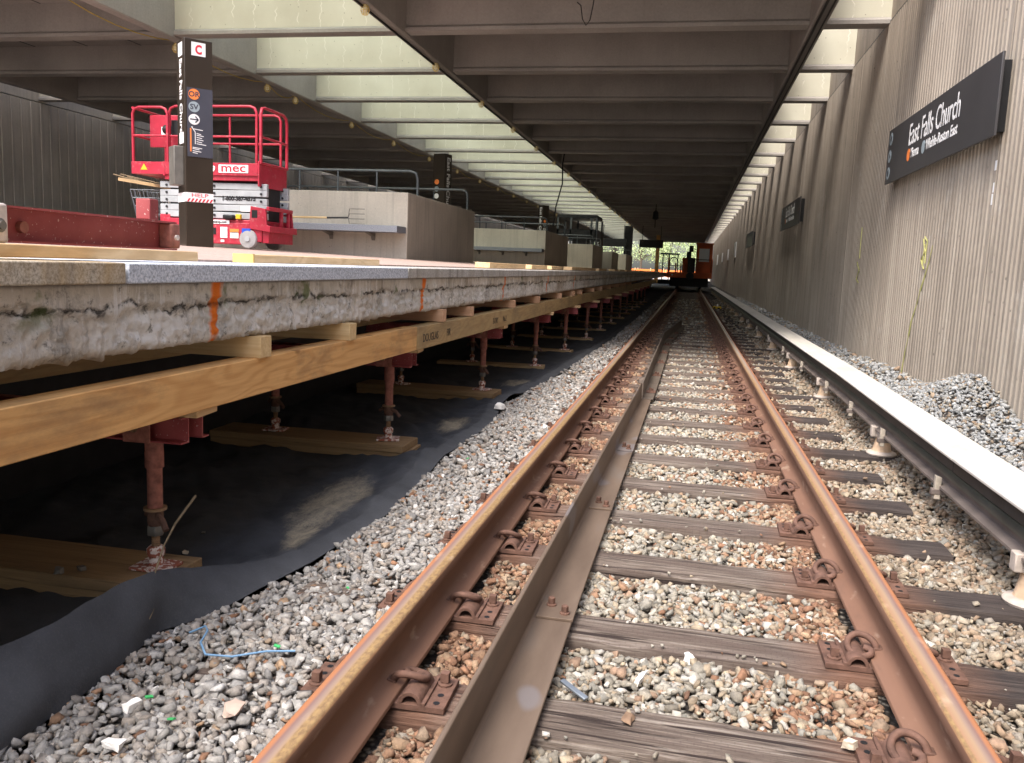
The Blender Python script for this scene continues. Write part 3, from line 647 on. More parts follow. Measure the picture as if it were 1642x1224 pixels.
# front face with chipped lower edge
mb = MB(); yy = []; y = PY0
while y < PY1:
    yy.append(y); y += 0.0085 if y < 4.5 else 0.02 if y < 9 else (0.06 if y < 20 else 0.5)
yy.append(PY1); zn = 22; vs = []
for y in yy:
    d = noise.noise(Vector((y * 4, 0, 3)))
    zb = 0.722 + 0.006 * d + 0.004 * noise.noise(Vector((y * 14, 1, 0))) - (0.045 * max(0, noise.noise(Vector((y * 34, 5, 0))) - 0.12) + 0.014 * abs(noise.noise(Vector((y * 70, 2, 0))))) * (1 if y < 12 else 0) * max(0.15, min(1, 0.5 + 1.6 * noise.noise(Vector((y * 1.3, 9, 0)))))
    for k in range(zn):
        t = k / (zn - 1); z = 0.935 * (1 - t) + zb * t
        dx = 0.0035 * noise.fractal(Vector((y * 9, z * 20, 0.5)), 0.6, 2.0, 6)
        e = noise.noise(Vector((y * 3.1, 2.2, 8)))
        brk = 0.862 + 0.035 * noise.noise(Vector((y * 3, 7, 1))) + 0.012 * noise.noise(Vector((y * 19, 3, 1)))
        if z < brk: dx += -0.013 + 0.012 * noise.fractal(Vector((y * 20, z * 30, 9)), 0.6, 2.0, 6)
        if t > 0.9: dx -= 0.012 * (t - 0.9) / 0.1
        vs.append((PE - 0.012 + dx, y, z))
m_ = len(vs)
for y in yy: vs.append((PE - 0.30, y, 0.735 + 0.01 * noise.noise(Vector((y * 5, 3, 3)))))
for y in yy: vs.append((-3.3, y, 0.745))
fs = [(j * zn + k, j * zn + k + 1, (j + 1) * zn + k + 1, (j + 1) * zn + k) for j in range(len(yy) - 1) for k in range(zn - 1)]
for j in range(len(yy) - 1):
    fs.append((j * zn + zn - 1, m_ + j, m_ + j + 1, (j + 1) * zn + zn - 1)); q = m_ + len(yy)
    fs.append((m_ + j, q + j, q + j + 1, m_ + j + 1))
mb.add(vs, fs)
plat = tag(bpy.data.objects.new('platform', None), 'raised station platform with spalled concrete edge on temporary props', kind='structure'); col.objects.link(plat)
mb.build('slab_face', 'slab', plat, smooth=80)
MB().prism([(PE - 0.42, pz(PE - 0.42) - 0.002), (-6.5, pz(-6.5)), (-11.3, pz(PE - 0.42) - 0.002), (-11.3, 0.75), (PE - 0.42, 0.75)], 'y', PY0 - 2.0, PY1).build('paving', 'tile', plat)
B(-3.6, -3.3, PY0 - 2, PY1, -0.5, 0.76).build('foundation_wall', 'dark', plat)  # concrete wall coloured near-black to stand for shade under the platform
gj = [-1.6, 0.2, 2.25, 4.84, 6.74, 9.2, 11.6, 14.2]
while gj[-1] < PY1 - 2.5: gj.append(gj[-1] + 2.5)
gm = ['gran_grey', 'gran_brown', 'gran_blue', 'gran_grey', 'gran_grey']
gl = ['pale granite edge block nearest the camera', 'brown stained granite edge block under the red steel channel', 'clean blue grey granite edge block beside the brown one', 'grey granite edge block in front of the concrete bench wall']
for i in range(len(gj) - 1):
    lb = gl[i] if i < len(gl) else 'grey granite edge block, %s along the platform from the camera' % od(i)
    o = B(PE - 0.42, PE + 0.012, gj[i] + 0.006, gj[i + 1] - 0.006, 0.937, 1.0).build('granite_edge_block', gm[min(i, 4)], None, loc=(PE, gj[i], 0.937), w=True, bevel=0.005)
    tag(o, lb, 'edge block', 'granite blocks along the platform edge')

# timber stringers
sj = [-1.6, 5.085, 9.95, 14.8, 19.7, 24.6, 29.5, 34.4, 39.3, 44.2]
for i in range(len(sj) - 1):
    mt = 'wood_beam' if i == 0 else 'wood_beam2'
    dz = -0.004 * (i % 2)
    o = B(PE - 0.095, PE - 0.003, sj[i] + 0.004, sj[i + 1] - 0.004, 0.484 + dz, 0.632 + dz).build('timber_stringer', mt, None, loc=(PE, sj[i], 0.484), w=True, bevel=0.004)
    tag(o, ['orange tan timber beam nearest the camera under the platform edge', 'stamped timber beam, second along the platform edge'][i] if i < 2 else 'timber beam under the platform edge, %s from the camera' % od(i), 'timber beam', 'timber beams under the platform edge')
    if i in (1,):
        for (yy0, s_) in ((5.2, 'DOUGLAS'), (5.75, 'FIR'), (7.2, 'S-DRY'), (7.6, 'No.2')):
            text('timber_stamp', s_, o, (PE - 0.0015, yy0, 0.525), (0, 1, 0), (0, 0, 1), 0.075, 'dark', 0.0004)
    o = B(-2.72, -2.63, sj[i] + 0.004, sj[i + 1] - 0.004, 0.484, 0.630).build('timber_stringer', 'wood_beam2', None, loc=(-2.68, sj[i], 0.484), w=True, bevel=0.004)
    tag(o, 'inner timber beam deep under the platform, %s from the camera' % od(i), 'timber beam', 'inner timber beams under the platform')
bys = [1.4, 3.10, 4.00, 5.67, 6.45, 8.1, 9.5, 11.2, 12.5, 13.4, 15.2, 16.6, 18.4, 20.5, 22.6, 25]
for i, y in enumerate(bys):
    mt = 'wood_newx' if i < 3 else 'wood_pink'
    ov = 0.012 if i in (1, 2) else 0.002
    o = B(-2.95, PE + ov, y - 0.045, y + 0.045, 0.632, 0.706 + (0.012 if i < 4 else 0)).build('wood_block', mt, None, loc=(PE, y, 0.632), w=True, bevel=0.003)
    tag(o, ('pale' if i < 3 else 'pinkish') + ' wooden cross block on the timber beam, %s from the camera' % od(i), 'wood block', 'cross blocks between timber beams and slab')

# props on sills
def make_prop(near=True):
    t = T('shoring_prop', '', 'prop', (0, 0, 0), 0, 'adjustable steel props under the platform')
    MB().lathe([(0.0275, 0.235), (0.0275, 0.395)], n=18).build('outer_tube', 'prop', t)
    MB().lathe([(0.034, 0.39), (0.034, 0.448), (0.033, 0.45), (0.033, 0.505)], n=18).build('collar', 'prop', t)
    MB().lathe([(0.02, 0.226), (0.042, 0.226), (0.042, 0.236), (0.02, 0.236)], n=20).build('washer', 'thread', t)
    nut = MB().lathe([(0.026, 0.165), (0.03, 0.18), (0.03, 0.215), (0.026, 0.226)], n=14).build('wing_nut', 'rust', t)
    MB().tube([(0.01, -0.01, 0.215), (0.05, -0.03, 0.195), (0.075, -0.045, 0.165)], 0.012, 8).build('handle', 'rust', nut)
    MB().tube([(-0.01, 0.01, 0.215), (-0.05, 0.03, 0.20), (-0.062, 0.036, 0.19)], 0.011, 8).build('handle', 'rust', nut)
    MB().lathe([(0.030, 0.128), (0.032, 0.132), (0.032, 0.162), (0.030, 0.166)], n=6).build('hex_nut', 'grey_steel', t, bevel=0.002)
    pr = [(0.016, 0.06)]; z = 0.062
    while z < 0.13: pr += [(0.0135, z), (0.0165, z + 0.004)]; z += 0.008
    MB().lathe(pr, n=14).build('threaded_rod', 'thread', t, smooth=60)
    MB().lathe([(0.026, 0.012), (0.027, 0.035), (0.024, 0.042), (0.032, 0.05), (0.033, 0.075), (0.024, 0.085)], n=12).build('foot', 'flake', t)
    B(-0.075, 0.075, -0.06, 0.06, 0.0, 0.012).build('base_plate', 'flake', t, bevel=0.002)
    return t
def chan(mb, x0, x1, y, z0, h, f, t=0.006, side=1):
    y1 = y + side * f
    for (a, b, c_, d) in ((min(y, y + side * t), max(y, y + side * t), z0, z0 + h), (min(y, y1), max(y, y1), z0, z0 + t), (min(y, y1), max(y, y1), z0 + h - t, z0 + h)): mb.box(x0, x1, a, b, c_, d)
def make_cap():
    t = T('channel_beam', '', 'steel beam', (0, 0, 0), 0, 'red channel crossbeams on the props')
    mb = MB(); chan(mb, -1.15, 0.17, -0.045, 0, 0.095, -0.045); mb.build('channel', 'oxide', t, smooth=0)
    mb = MB(); chan(mb, -1.15, 0.17, 0.045, 0, 0.095, 0.045); mb.build('channel', 'oxide', t, smooth=0)
    B(-0.06, 0.05, -0.098, -0.092, -0.004, 0.10).build('side_plate', 'prop', t, bevel=0.002)
    MB().lathe([(0.015, -0.112), (0.015, -0.098)], c=(-0.01, 0, 0.05), n=6, axis='y').build('bolt', 'thread', t)
    return t
def make_shim():
    return tag(B(-0.11, 0.11, -0.07, 0.09, 0, 0.035).build('wood_shim', 'wood_new', None, bevel=0.004), '', 'wood shim', 'wood shims between channels and timber beams')
PYs = [2.74, 5.27, 7.78, 10.45, 12.74, 15.17, 17.6, 20.1, 22.6, 25.1, 27.6, 30.1, 32.6, 35.1]
PXs = [-1.87, -1.87, -1.84, -1.81, -1.76, -1.72]
prop0, cap0, shim0 = make_prop(), make_cap(), make_shim()
first = [True] * 3
for i, y in enumerate(PYs):
    x = PXs[i] if i < len(PXs) else -1.72
    zt = -0.150 if i < 3 else -0.20
    for j, xx in enumerate((x, x - 0.82)):
        lb = ('rusty red steel prop under the front timber beam, %s from the camera' if j == 0 else 'steel prop in the dark behind, under the inner beam, %s from the camera') % od(i)
        if first[0]: o = prop0; o.location = (xx, y, zt); o['label'] = lb; first[0] = False
        else: o = dup(prop0, (xx, y, zt), (i * 0.7 + j) % 1.2 - 0.4, lb)
        o.scale = (1, 1, (0.355 - zt) / 0.505)
    lb = 'pair of red channels on top of the props, %s from the camera' % od(i)
    if first[1]: c_ = cap0; c_.location = (x, y, 0.355); c_['label'] = lb; first[1] = False
    else: c_ = dup(cap0, (x, y, 0.355), (i % 3 - 1) * 0.05, lb)
    lb = 'pale wood shim wedged under the timber beam, %s from the camera' % od(i)
    if first[2]: s_ = shim0; s_.location = (x + 0.10, y, 0.4495); s_['label'] = lb; first[2] = False; s_.rotation_euler = (0, 0, 0.1)
    else: s_ = dup(shim0, (x + 0.10, y, 0.4495), (i % 2) * 0.1, lb)
    if i < 3:
        st = T('sill_timber_stack', ['weathered double sill plank under the nearest prop', 'doubled brown sill plank ending at the fabric edge, second from camera', 'long sill plank half covered by fabric, third from camera'][i], 'sill plank', (x - 0.5, y, zt - 0.10), (0.0, 0.0, -0.04)[i], 'sill planks under the props')
        B(-0.72, 0.66 if i else 0.60, -0.17, 0.15, 0.052, 0.098).build('upper_plank', 'wood_sill', st, bevel=0.004)
        B(-0.72, 0.68 if i else 0.62, -0.16, 0.16, 0.0, 0.050).build('lower_plank', 'wood_sill', st, bevel=0.004)
    else:
        o = B(-0.75, 0.62, -0.12, 0.12, 0, 0.035).build('sill_plank', 'wood_sill2', None, loc=(x - 0.5, y, zt - 0.036), bevel=0.003); o.rotation_euler = (0, 0, random.uniform(-0.12, 0.12))
        tag(o, 'pale thin sill plank on the black fabric, %s from the camera' % od(i), 'sill plank', 'sill planks under the props')

# geotextile
mb = MB(); ys2 = []; y = -1.0
while y < 60: ys2.append(y); y += 0.025 if y < 9 else (0.15 if y < 20 else 1.0)
CY = [-2, 2.2, 2.37, 2.5, 2.62, 2.85, 3.05, 3.3, 60]; CZ = [0.02, 0.018, -0.005, -0.04, -0.085, -0.145, -0.172, -0.178, -0.178]
CX = [-1.64, -1.65, -1.65, -1.66, -1.66, -1.60, -1.52, -1.43, -1.43]
nt = 64; vs = []
for y in ys2:
    ex = edgeX(y); hz = float(np.interp(y, CY, CZ)); lip = max(0.0, (hz + 0.178) / 0.198)
    cx = min(float(np.interp(y, CY, CX)), ex - 0.05) if lip > 0.01 else ex - 0.10
    for k in range(nt):
        t = k / (nt - 1)
        if t < 0.15:      # outer face
            s_ = t / 0.15; x = ex + 0.02 * lip + (cx - ex) * s_; zb = -0.192
            bulge = 0.02 * math.sin(math.pi * s_) * lip * (1 + noise.noise(Vector((y * 5, 0, 0))))
            z = zb + (hz - zb) * s_; x += bulge + 0.018 * noise.noise(Vector((y * 6, s_ * 2, 4))) * lip
        elif t < 0.35:
            s_ = (t - 0.15) / 0.2; x = cx - 0.20 * s_; z = hz + (-0.245 - hz) * (s_ ** 0.6)
        else:
            s_ = (t - 0.35) / 0.65; x = cx - 0.20 - (3.3 - 0.20 + cx) * s_; z = -0.245 - 0.01 * s_
        f = 0.030 * noise.noise(Vector((x * 2.5, y * 2.2, 1))) + 0.034 * abs(noise.noise(Vector((x * 7 + y * 3, y * 2.5, 3)))) + 0.010 * abs(noise.noise(Vector((x * 13 - y * 6, y * 7 + x * 3, 1)))) + 0.003 * noise.noise(Vector((x * 30, y * 28, 1)))
        if t < 0.15: f *= 0.5 * (t / 0.15)
        z += f
        # hump over the ends of sills 2 and 3
        for (sx_, sy_) in ((-1.60, 4.95), (-1.45, 7.55)):
            z += 0.05 * math.exp(-((x - sx_) / 0.16) ** 2 - ((y - sy_) / 0.30) ** 2)
        vs.append((x, y, z))
mb.add(vs, [(j * nt + k, j * nt + k + 1, (j + 1) * nt + k + 1, (j + 1) * nt + k) for j in range(len(ys2) - 1) for k in range(nt - 1)])
o = mb.build('geotextile_fabric', 'fabric', smooth=75)
sm = o.modifiers.new('thick', 'SOLIDIFY'); sm.thickness = 0.004
tag(o, 'black geotextile fabric spread under the platform with an upturned edge', 'fabric')

# ================================================================== TRACK
rp = [(0.024, 0.0), (0.031, -0.003), (0.0345, -0.010), (0.0355, -0.034), (0.033, -0.039), (0.012, -0.048), (0.0085, -0.06), (0.0085, -0.125), (0.013, -0.138), (0.030, -0.146), (0.068, -0.155), (0.070, -0.158), (0.070, -0.170)]
full = rp + [(-a, b) for a, b in rp[::-1]]
for sgn, lb in ((-1, 'rusty running rail closer to the platform'), (1, 'rusty running rail closer to the third rail and wall')):
    r0 = MB().prism(full, 'y', -3, 101).build('running_rail', 'rail' if sgn < 0 else 'rail_r', None, loc=(sgn * G, 0, 0), smooth=50)
    if sgn > 0:
        r0.rotation_euler = (0, 0, math.pi); r0.location = (sgn * G, 98, 0)
    tag(r0, lb, 'rail', 'running rails')
# fasteners
def make_fastener():
    t = T('rail_fastener', '', 'rail fastener', (0, 0, 0), 0, 'spring clip fasteners holding the rails')
    mb = MB(); mb.box(-0.21, 0.21, -0.088, 0.088, 0.0, 0.018)
    for s_ in (-1, 1):
        pts = []
        for k in range(13):
            a = math.pi * k / 12; pts.append((s_ * 0.112 + 0.034 * math.cos(a), 0.017 + 0.036 * math.sin(a)))
        for k in range(12, -1, -1):
            a = math.pi * k / 12; pts.append((s_ * 0.112 + 0.022 * math.cos(a), 0.017 + 0.024 * math.sin(a)))
        mb.prism(pts, 'y', -0.088, 0.05)
        mb.box(s_ * 0.150 - 0.006, s_ * 0.150 + 0.006, -0.088, 0.088, 0.016, 0.026)
    mb.build('tie_plate', 'rust', t, bevel=0.0015, seg=1)
    for s_ in (-1, 1):
        P0 = [(0.040, 0.012, 0.046), (0.050, 0.020, 0.066), (0.072, 0.032, 0.078), (0.102, 0.034, 0.080), (0.126, 0.020, 0.068), (0.134, -0.008, 0.055), (0.124, -0.038, 0.046), (0.098, -0.056, 0.044), (0.072, -0.050, 0.050), (0.066, -0.028, 0.056), (0.082, -0.012, 0.056)]
        pp = [Vector((s_ * a, b * s_ * -1, c_ - 0.004)) for a, b, c_ in P0]
        sm_ = []
        for k in range(len(pp) - 1):
            a, b, c2, d = pp[max(k - 1, 0)], pp[k], pp[k + 1], pp[min(k + 2, len(pp) - 1)]
            for q in range(4):
                u = q / 4; sm_.append(0.5 * ((2 * b) + (-a + c2) * u + (2 * a - 5 * b + 4 * c2 - d) * u * u + (-a + 3 * b - 3 * c2 + d) * u ** 3))
        sm_.append(pp[-1])
        MB().tube(sm_, 0.0108, 8).build('spring_clip', 'rust', t, smooth=70)
        MB().box(min(s_ * 0.022, s_ * 0.050), max(s_ * 0.022, s_ * 0.050), -0.012 * 1 - 0.012 * s_, 0.036 - 0.012 * s_ - 0.012, 0.034, 0.048).build('toe_pad', 'rust', t, bevel=0.003)
        for yy_ in (-0.045,) if s_ > 0 else (0.045,):
            mb = MB(); mb.lathe([(0.022, 0.018), (0.022, 0.024), (0.012, 0.026), (0.012, 0.046)], c=(s_ * 0.178, yy_ * -1, 0), n=10); mb.box(s_ * 0.178 - 0.012, s_ * 0.178 + 0.012, -yy_ - 0.012, -yy_ + 0.012, 0.03, 0.056)
            mb.build('screw_spike', 'rust', t)
        for q_ in (0.4, 1.4): MB().lathe([(0.0095, 0.0181), (0.0095, 0.0190)], c=(s_ * 0.182, yy_ * q_, 0), n=8).build('spike_hole', 'black', t)
    return t
f0 = make_fastener(); used = False; k = 0
for i, y in enumerate(tieY):
    if i < 2 or i > 62: continue
    for s_ in (-1, 1):
        lb = 'rusty clip fastener on the %s, %s from the camera' % ('platform side rail' if s_ < 0 else 'wall side rail', od(i - 2))
        lc = (s_ * G, y + random.uniform(-0.01, 0.01), TIE_Z + 0.001)
        if not used: f0.location = lc; f0['label'] = lb; used = True
        else: dup(f0, lc, random.uniform(-0.02, 0.02), lb)
# ties
def tie_mesh(x1, seed):
    mb = MB(); nx_ = 60; prof_ = [(-0.112, -0.14), (-0.114, -0.03), (-0.106, -0.004), (-0.06, 0), (0, 0.001), (0.06, 0), (0.106, -0.004), (0.114, -0.03), (0.112, -0.14)]
    vs = []; random.seed(seed)
    for i in range(nx_ + 1):
        x = -1.3 + (x1 + 1.3) * i / nx_
        for j, (a, b) in enumerate(prof_):
            q = Vector((x * 3.0 + seed, a * 20, b * 20)); rr_ = 0.0045 * noise.noise(q)
            if 1 < j < 7 and (j in (2, 6)): b -= max(0, 0.018 * noise.noise(Vector((x * 5, seed, j))))
            vs.append((x + (0.006 * noise.noise(Vector((a * 30, b * 30, seed))) if i in (0, nx_) else 0), a + rr_, b + rr_ * 0.6))
    m_ = len(prof_)
    fs = [(i * m_ + j, i * m_ + j + 1, (i + 1) * m_ + j + 1, (i + 1) * m_ + j) for i in range(nx_) for j in range(m_ - 1)] + [tuple(range(m_))[::-1], tuple(nx_ * m_ + j for j in range(m_))]
    mb.add(vs, fs); return mb
st = random.getstate(); tms = []
for sd_ in range(5):
    tms.append(tie_mesh(1.30, sd_ * 7 + 1).build('wooden_tie', None, None, smooth=40))
tml = tie_mesh(1.95, 77).build('wooden_tie', None, None, smooth=40)
random.setstate(st)
# tie material: grey between rails, dark at the outer end, rust beside the rails
n = NT('track_tie_timber', 0.88); X = n.xyz()
fine = n.noise(n.vec((1.5, 38, 38)), 1.6, 8, 0.75, 0.2); mid = n.noise(n.vec((0.8, 7, 7)), 1.4, 5)
f2 = n.noise(n.vec((4, 150, 150)), 1.6, 5, 0.7); fine = n.math('ADD', n.math('MULTIPLY', fine, 0.72), n.math('MULTIPLY', f2, 0.28))
c = n.ramp(fine, [(0.38, (0.045, 0.034, 0.027)), (0.5, (0.140, 0.110, 0.090)), (0.62, (0.32, 0.28, 0.24))])
c = n.mix(n.ramp(mid, [(0.46, 0.0), (0.66, 0.75)]), c, (0.10, 0.072, 0.06))
ck = n.noise(n.vec((1.1, 30, 30)), 1.5, 4, 0.5, 0.4); cm = n.ramp(ck, [(0.36, 1.0), (0.41, 0.0)])
c = n.mix(cm, c, (0.03, 0.02, 0.017))
inc = n.n('ShaderNodeTexBrick'); inc.offset = 0.5
mpv = n.vec((1, 1, 1)); n.l(mpv, inc.inputs['Vector']); inc.inputs['Scale'].default_value = 1.0; inc.inputs['Brick Width'].default_value = 0.035; inc.inputs['Row Height'].default_value = 0.018; inc.inputs['Mortar Size'].default_value = 0.0025
c = n.mix(n.math('MULTIPLY', n.ramp(inc.outputs['Fac'], [(0.0, 0.0), (1.0, 0.28)]), n.ramp(mid, [(0.4, 0.2), (0.6, 1.0)])), c, (0.06, 0.045, 0.04))
dk = n.ramp(n.math('ADD', X[0], n.math('MULTIPLY', mid, 0.25)), [(0.90, 0.0), (1.0, 0.85)])
c = n.mix(dk, c, n.mix(n.ramp(fine, [(0.4, 0.0), (0.7, 1.0)]), (0.022, 0.018, 0.018), (0.075, 0.058, 0.052)))
ab = n.math('ABSOLUTE', n.math('SUBTRACT', n.math('ABSOLUTE', X[0]), G))
rs = n.ramp(n.math('ADD', ab, n.math('MULTIPLY', mid, 0.2)), [(0.24, 0.9), (0.44, 0.0)])
c = n.mix(rs, c, n.mix(n.ramp(fine, [(0.35, 0.0), (0.65, 1.0)]), (0.09, 0.045, 0.03), (0.22, 0.115, 0.075)))
M['tie2'] = n.out(c, n.bump(n.math('SUBTRACT', n.math('MULTIPLY', fine, 2.5), n.math('MULTIPLY', cm, 2.0)), 0.7, 0.006))
for o in tms + [tml]: o.data.materials.append(M['tie2'])
usedm = set()
for i, y in enumerate(tieY):
    long_ = i in ins_i; src = tml if long_ else tms[i % 5]
    lb = 'weathered wooden tie across the track, %s from the camera' % od(i)
    if i == 3: lb = 'grey cracked wooden tie with a flat rusty stone on it'
    if long_: lb = 'long wooden tie reaching under a third rail insulator, %s from the camera' % od(i)
    if src.name not in usedm: o = src; usedm.add(src.name)
    else: o = src.copy(); col.objects.link(o)
    o.location = (0.0 + random.uniform(-0.012, 0.012), y, TIE_Z); o.rotation_euler = (0, 0, random.uniform(-0.012, 0.012) - 0.012)
    tag(o, lb, 'track tie', 'wooden track ties')

# guard angle: two lengths
def angle(path, name, label, mat, h0=-0.002, leg=0.12, zf=-0.168, lift=0.0):
    t = T(name, label, 'guard rail', (path[0][0], path[0][1], zf), 0, 'guard rail lengths inside the platform side rail')
    mb = MB(); vs = []; pf = lambda xl, xr: [(xl, zf), (xr, zf), (xr, zf + 0.012), (xl + 0.022, zf + 0.012), (xl + 0.014, zf + 0.020), (xl + 0.014, h0 - 0.003), (xl + 0.011, h0), (xl, h0)]
    m_ = 8
    for (xl, y, xr) in path: vs += [(a, y, b) for a, b in pf(xl, xr)]
    fs = [(i * m_ + j, i * m_ + (j + 1) % m_, (i + 1) * m_ + (j + 1) % m_, (i + 1) * m_ + j) for i in range(len(path) - 1) for j in range(m_)] + [tuple(range(m_))[::-1], tuple((len(path) - 1) * m_ + j for j in range(m_))]
    mb.add(vs, fs); mb.build('steel_angle', mat, t, w=True, bevel=0.002, smooth=30, seg=1); return t
def gx_(y): return float(np.interp(y, [0, 1.57, 2.85, 7.93], [-0.445, -0.440, -0.424, -0.345])), float(np.interp(y, [0, 1.9, 3.3, 7.0, 8], [-0.28, -0.28, -0.275, -0.245, -0.24]))
ga = angle([(gx_(y)[0], y, gx_(y)[1]) for y in (0.2, 1.57, 2.85, 4.5, 6.2, 7.95)], 'guard_rail', 'brown steel angle guard rail, near length', 'guard')
gb = angle([(-0.335, 8.0, -0.222), (-0.338, 10, -0.21), (-0.338, 15, -0.20), (-0.20, 17.3, -0.075), (-0.075, 19.5, 0.02)], 'guard_rail', 'darker grey guard rail far length with its end bent inwards', 'guard_far')
for (par, ysx) in ((ga, [2.165 + 0.71 * 0.9, 4.165, 5.6]), (gb, [8.44, 9.86, 11.3, 12.7, 14.1, 15.5, 16.9])):
    for y in ysx:
        y = min(tieY, key=lambda q: abs(q - y))
        if par is ga: a, b = gx_(y)
        else: a = float(np.interp(y, [8, 15, 17.3, 19.5], [-0.335, -0.338, -0.20, -0.075])); b = float(np.interp(y, [8, 15, 17.3, 19.5], [-0.222, -0.20, -0.075, 0.02]))
        pl = B(a + 0.024, b + 0.004, y - 0.06, y + 0.085, -0.1555, -0.146).build('splice_plate', 'rust' if par is gb else 'guard', par, w=True, bevel=0.0015)
        for (xx, yb) in ((a + 0.062, y + 0.045), (b - 0.03, y - 0.015)):
            mb = MB(); mb.lathe([(0.018, -0.146), (0.018, -0.141), (0.0125, -0.139)], c=(xx, yb, 0), n=14); mb.lathe([(0.012, -0.139), (0.0125, -0.136), (0.0125, -0.119), (0.010, -0.116)], c=(xx, yb, 0), n=6)
            mb.build('bolt', 'rust', pl, w=True)

# third rail
BY = [0.5, 3, 4.2, 6, 8, 15, 60]; BX = [1.325, 1.33, 1.335, 1.36, 1.39, 1.40, 1.42]; BW = [0.25, 0.25, 0.25, 0.255, 0.26, 0.27, 0.28]
bx = lambda y: float(np.interp(y, BY, BX)); bw = lambda y: float(np.interp(y, BY, BW))
def sweep(name, mat, par, pf, ys_, **k):
    vs = []; m_ = None
    for y in ys_:
        pr = pf(y); m_ = len(pr); vs += [(a, y, b) for a, b in pr]
    fs = [(i * m_ + j, i * m_ + (j + 1) % m_, (i + 1) * m_ + (j + 1) % m_, (i + 1) * m_ + j) for i in range(len(ys_) - 1) for j in range(m_)] + [tuple(range(m_))[::-1], tuple((len(ys_) - 1) * m_ + j for j in range(m_))]
    return MB().add(vs, fs).build(name, mat, par, w=True, **k)
tr = T('third_rail', 'electrified third rail with dark steel head beside the wall', 'third rail', (1.4, 0.5, -0.03))
ysr = [0.5, 2, 3, 4.2, 5, 6, 8, 10, 12, 15, 22, 30, 50, 60]
cxr = lambda y: bx(y) + 0.085
sweep('rail_foot', 'third_foot', tr, lambda y: [(cxr(y) - 0.055, -0.01), (cxr(y) + 0.055, -0.01), (cxr(y) + 0.055, 0.002), (cxr(y) + 0.01, 0.018), (cxr(y) + 0.01, 0.05), (cxr(y) - 0.01, 0.05), (cxr(y) - 0.01, 0.018), (cxr(y) - 0.055, 0.002)], ysr, smooth=30)
sweep('rail_head', 'third', tr, lambda y: [(cxr(y) - 0.012, 0.048), (cxr(y) - 0.040, 0.062), (cxr(y) - 0.043, 0.085), (cxr(y) - 0.030, 0.102), (cxr(y) + 0.030, 0.102), (cxr(y) + 0.043, 0.085), (cxr(y) + 0.04, 0.062), (cxr(y) + 0.012, 0.048)], ysr, smooth=50)
seams = [0.5, 4.35, 8.1, 12, 16, 20, 24, 28, 32, 36, 40, 44, 48, 52, 56]
for i in range(len(seams) - 1):
    a, b = seams[i] + 0.004, seams[i + 1] - 0.004
    t = T('cover_board', 'white fiberglass third rail cover board, %s length from the camera' % od(i), 'cover board', (bx(a), a, 0.16), 0, 'third rail cover boards')
    yq = [a] + [q for q in BY if a < q < b] + [b]
    sweep('top_panel', 'board_white', t, lambda y: [(bx(y), 0.190), (bx(y) + bw(y), 0.190), (bx(y) + bw(y), 0.203), (bx(y) + 0.004, 0.205), (bx(y), 0.201)], yq, bevel=0.002)
    sweep('side_skirt', 'board_dark', t, lambda y: [(bx(y) + 0.012, 0.135), (bx(y) + 0.020, 0.135), (bx(y) + 0.020, 0.1898), (bx(y) + 0.012, 0.1898)], yq)
    sweep('back_skirt', 'board_white', t, lambda y: [(bx(y) + bw(y) - 0.02, 0.09), (bx(y) + bw(y) - 0.01, 0.09), (bx(y) + bw(y) - 0.01, 0.1898), (bx(y) + bw(y) - 0.02, 0.1898)], yq)
def make_ins():
    t = T('rail_insulator', '', 'insulator', (0, 0, 0), 0, 'ceramic insulators under the third rail')
    MB().lathe([(0.098, 0.0), (0.102, 0.010), (0.095, 0.020), (0.072, 0.026), (0.070, 0.028)], n=28).build('base_flange', 'ceramic_pale', t, smooth=50)
    MB().lathe([(0.068, 0.026), (0.062, 0.04), (0.050, 0.10), (0.047, 0.128), (0.03, 0.13)], n=28).build('cone', 'ceramic', t, smooth=50)
    MB().lathe([(0.056, 0.128), (0.060, 0.134), (0.060, 0.156), (0.054, 0.165)], n=22).build('cap', 'ceramic_pale', t, smooth=50)
    B(-0.085, -0.05, -0.03, 0.03, 0.128, 0.205).build('clamp', 'ceramic_pale', t, bevel=0.006)
    B(-0.062, -0.028, -0.022, 0.022, 0.165, 0.20).build('clamp', 'ceramic_pale', t, bevel=0.006)
    return t
i0 = make_ins(); u = False
for k, i in enumerate(ins_i):
    if i >= len(tieY): break
    y = tieY[i]; lc = (cxr(y) + 0.01, y, TIE_Z + 0.002)
    lb = 'tan ceramic cone insulator under the third rail, %s from the camera' % od(k)
    if not u: i0.location = lc; i0['label'] = lb; u = True
    else: dup(i0, lc, 0, lb)
def make_br():
    t = T('cover_bracket', '', 'bracket', (0, 0, 0), 0, 'brackets carrying the cover board')
    MB().prism([(-0.075, -0.07), (-0.045, -0.07), (-0.045, 0.045), (-0.075, 0.055)], 'y', -0.016, 0.016).build('post', 'bracket', t, bevel=0.003)
    B(-0.09, 0.07, -0.018, 0.018, -0.045, -0.015).build('clamp_arm', 'third_foot', t, bevel=0.003)
    MB().prism([(0.06, -0.045), (0.14, 0.05), (0.14, 0.189), (0.12, 0.189), (0.115, 0.07), (0.05, -0.015)], 'y', -0.016, 0.016).build('strut', 'bracket', t, bevel=0.003)
    MB().lathe([(0.011, 0.0), (0.011, 0.012)], c=(-0.06, 0, -0.015), n=6).build('bolt', 'grey_steel', t)
    return t
b0 = make_br(); u = False
for k, y in enumerate([3.05, 4.62, 6.0, 7.25, 8.6, 10.5, 12.6, 15, 17.5, 20, 23, 26, 30]):
    lb = 'pale bracket clamped to the third rail foot, %s from the camera' % od(k); lc = (cxr(y), y, 0.0)
    if not u: b0.location = lc; b0['label'] = lb; u = True
    else: dup(b0, lc, 0, lb)

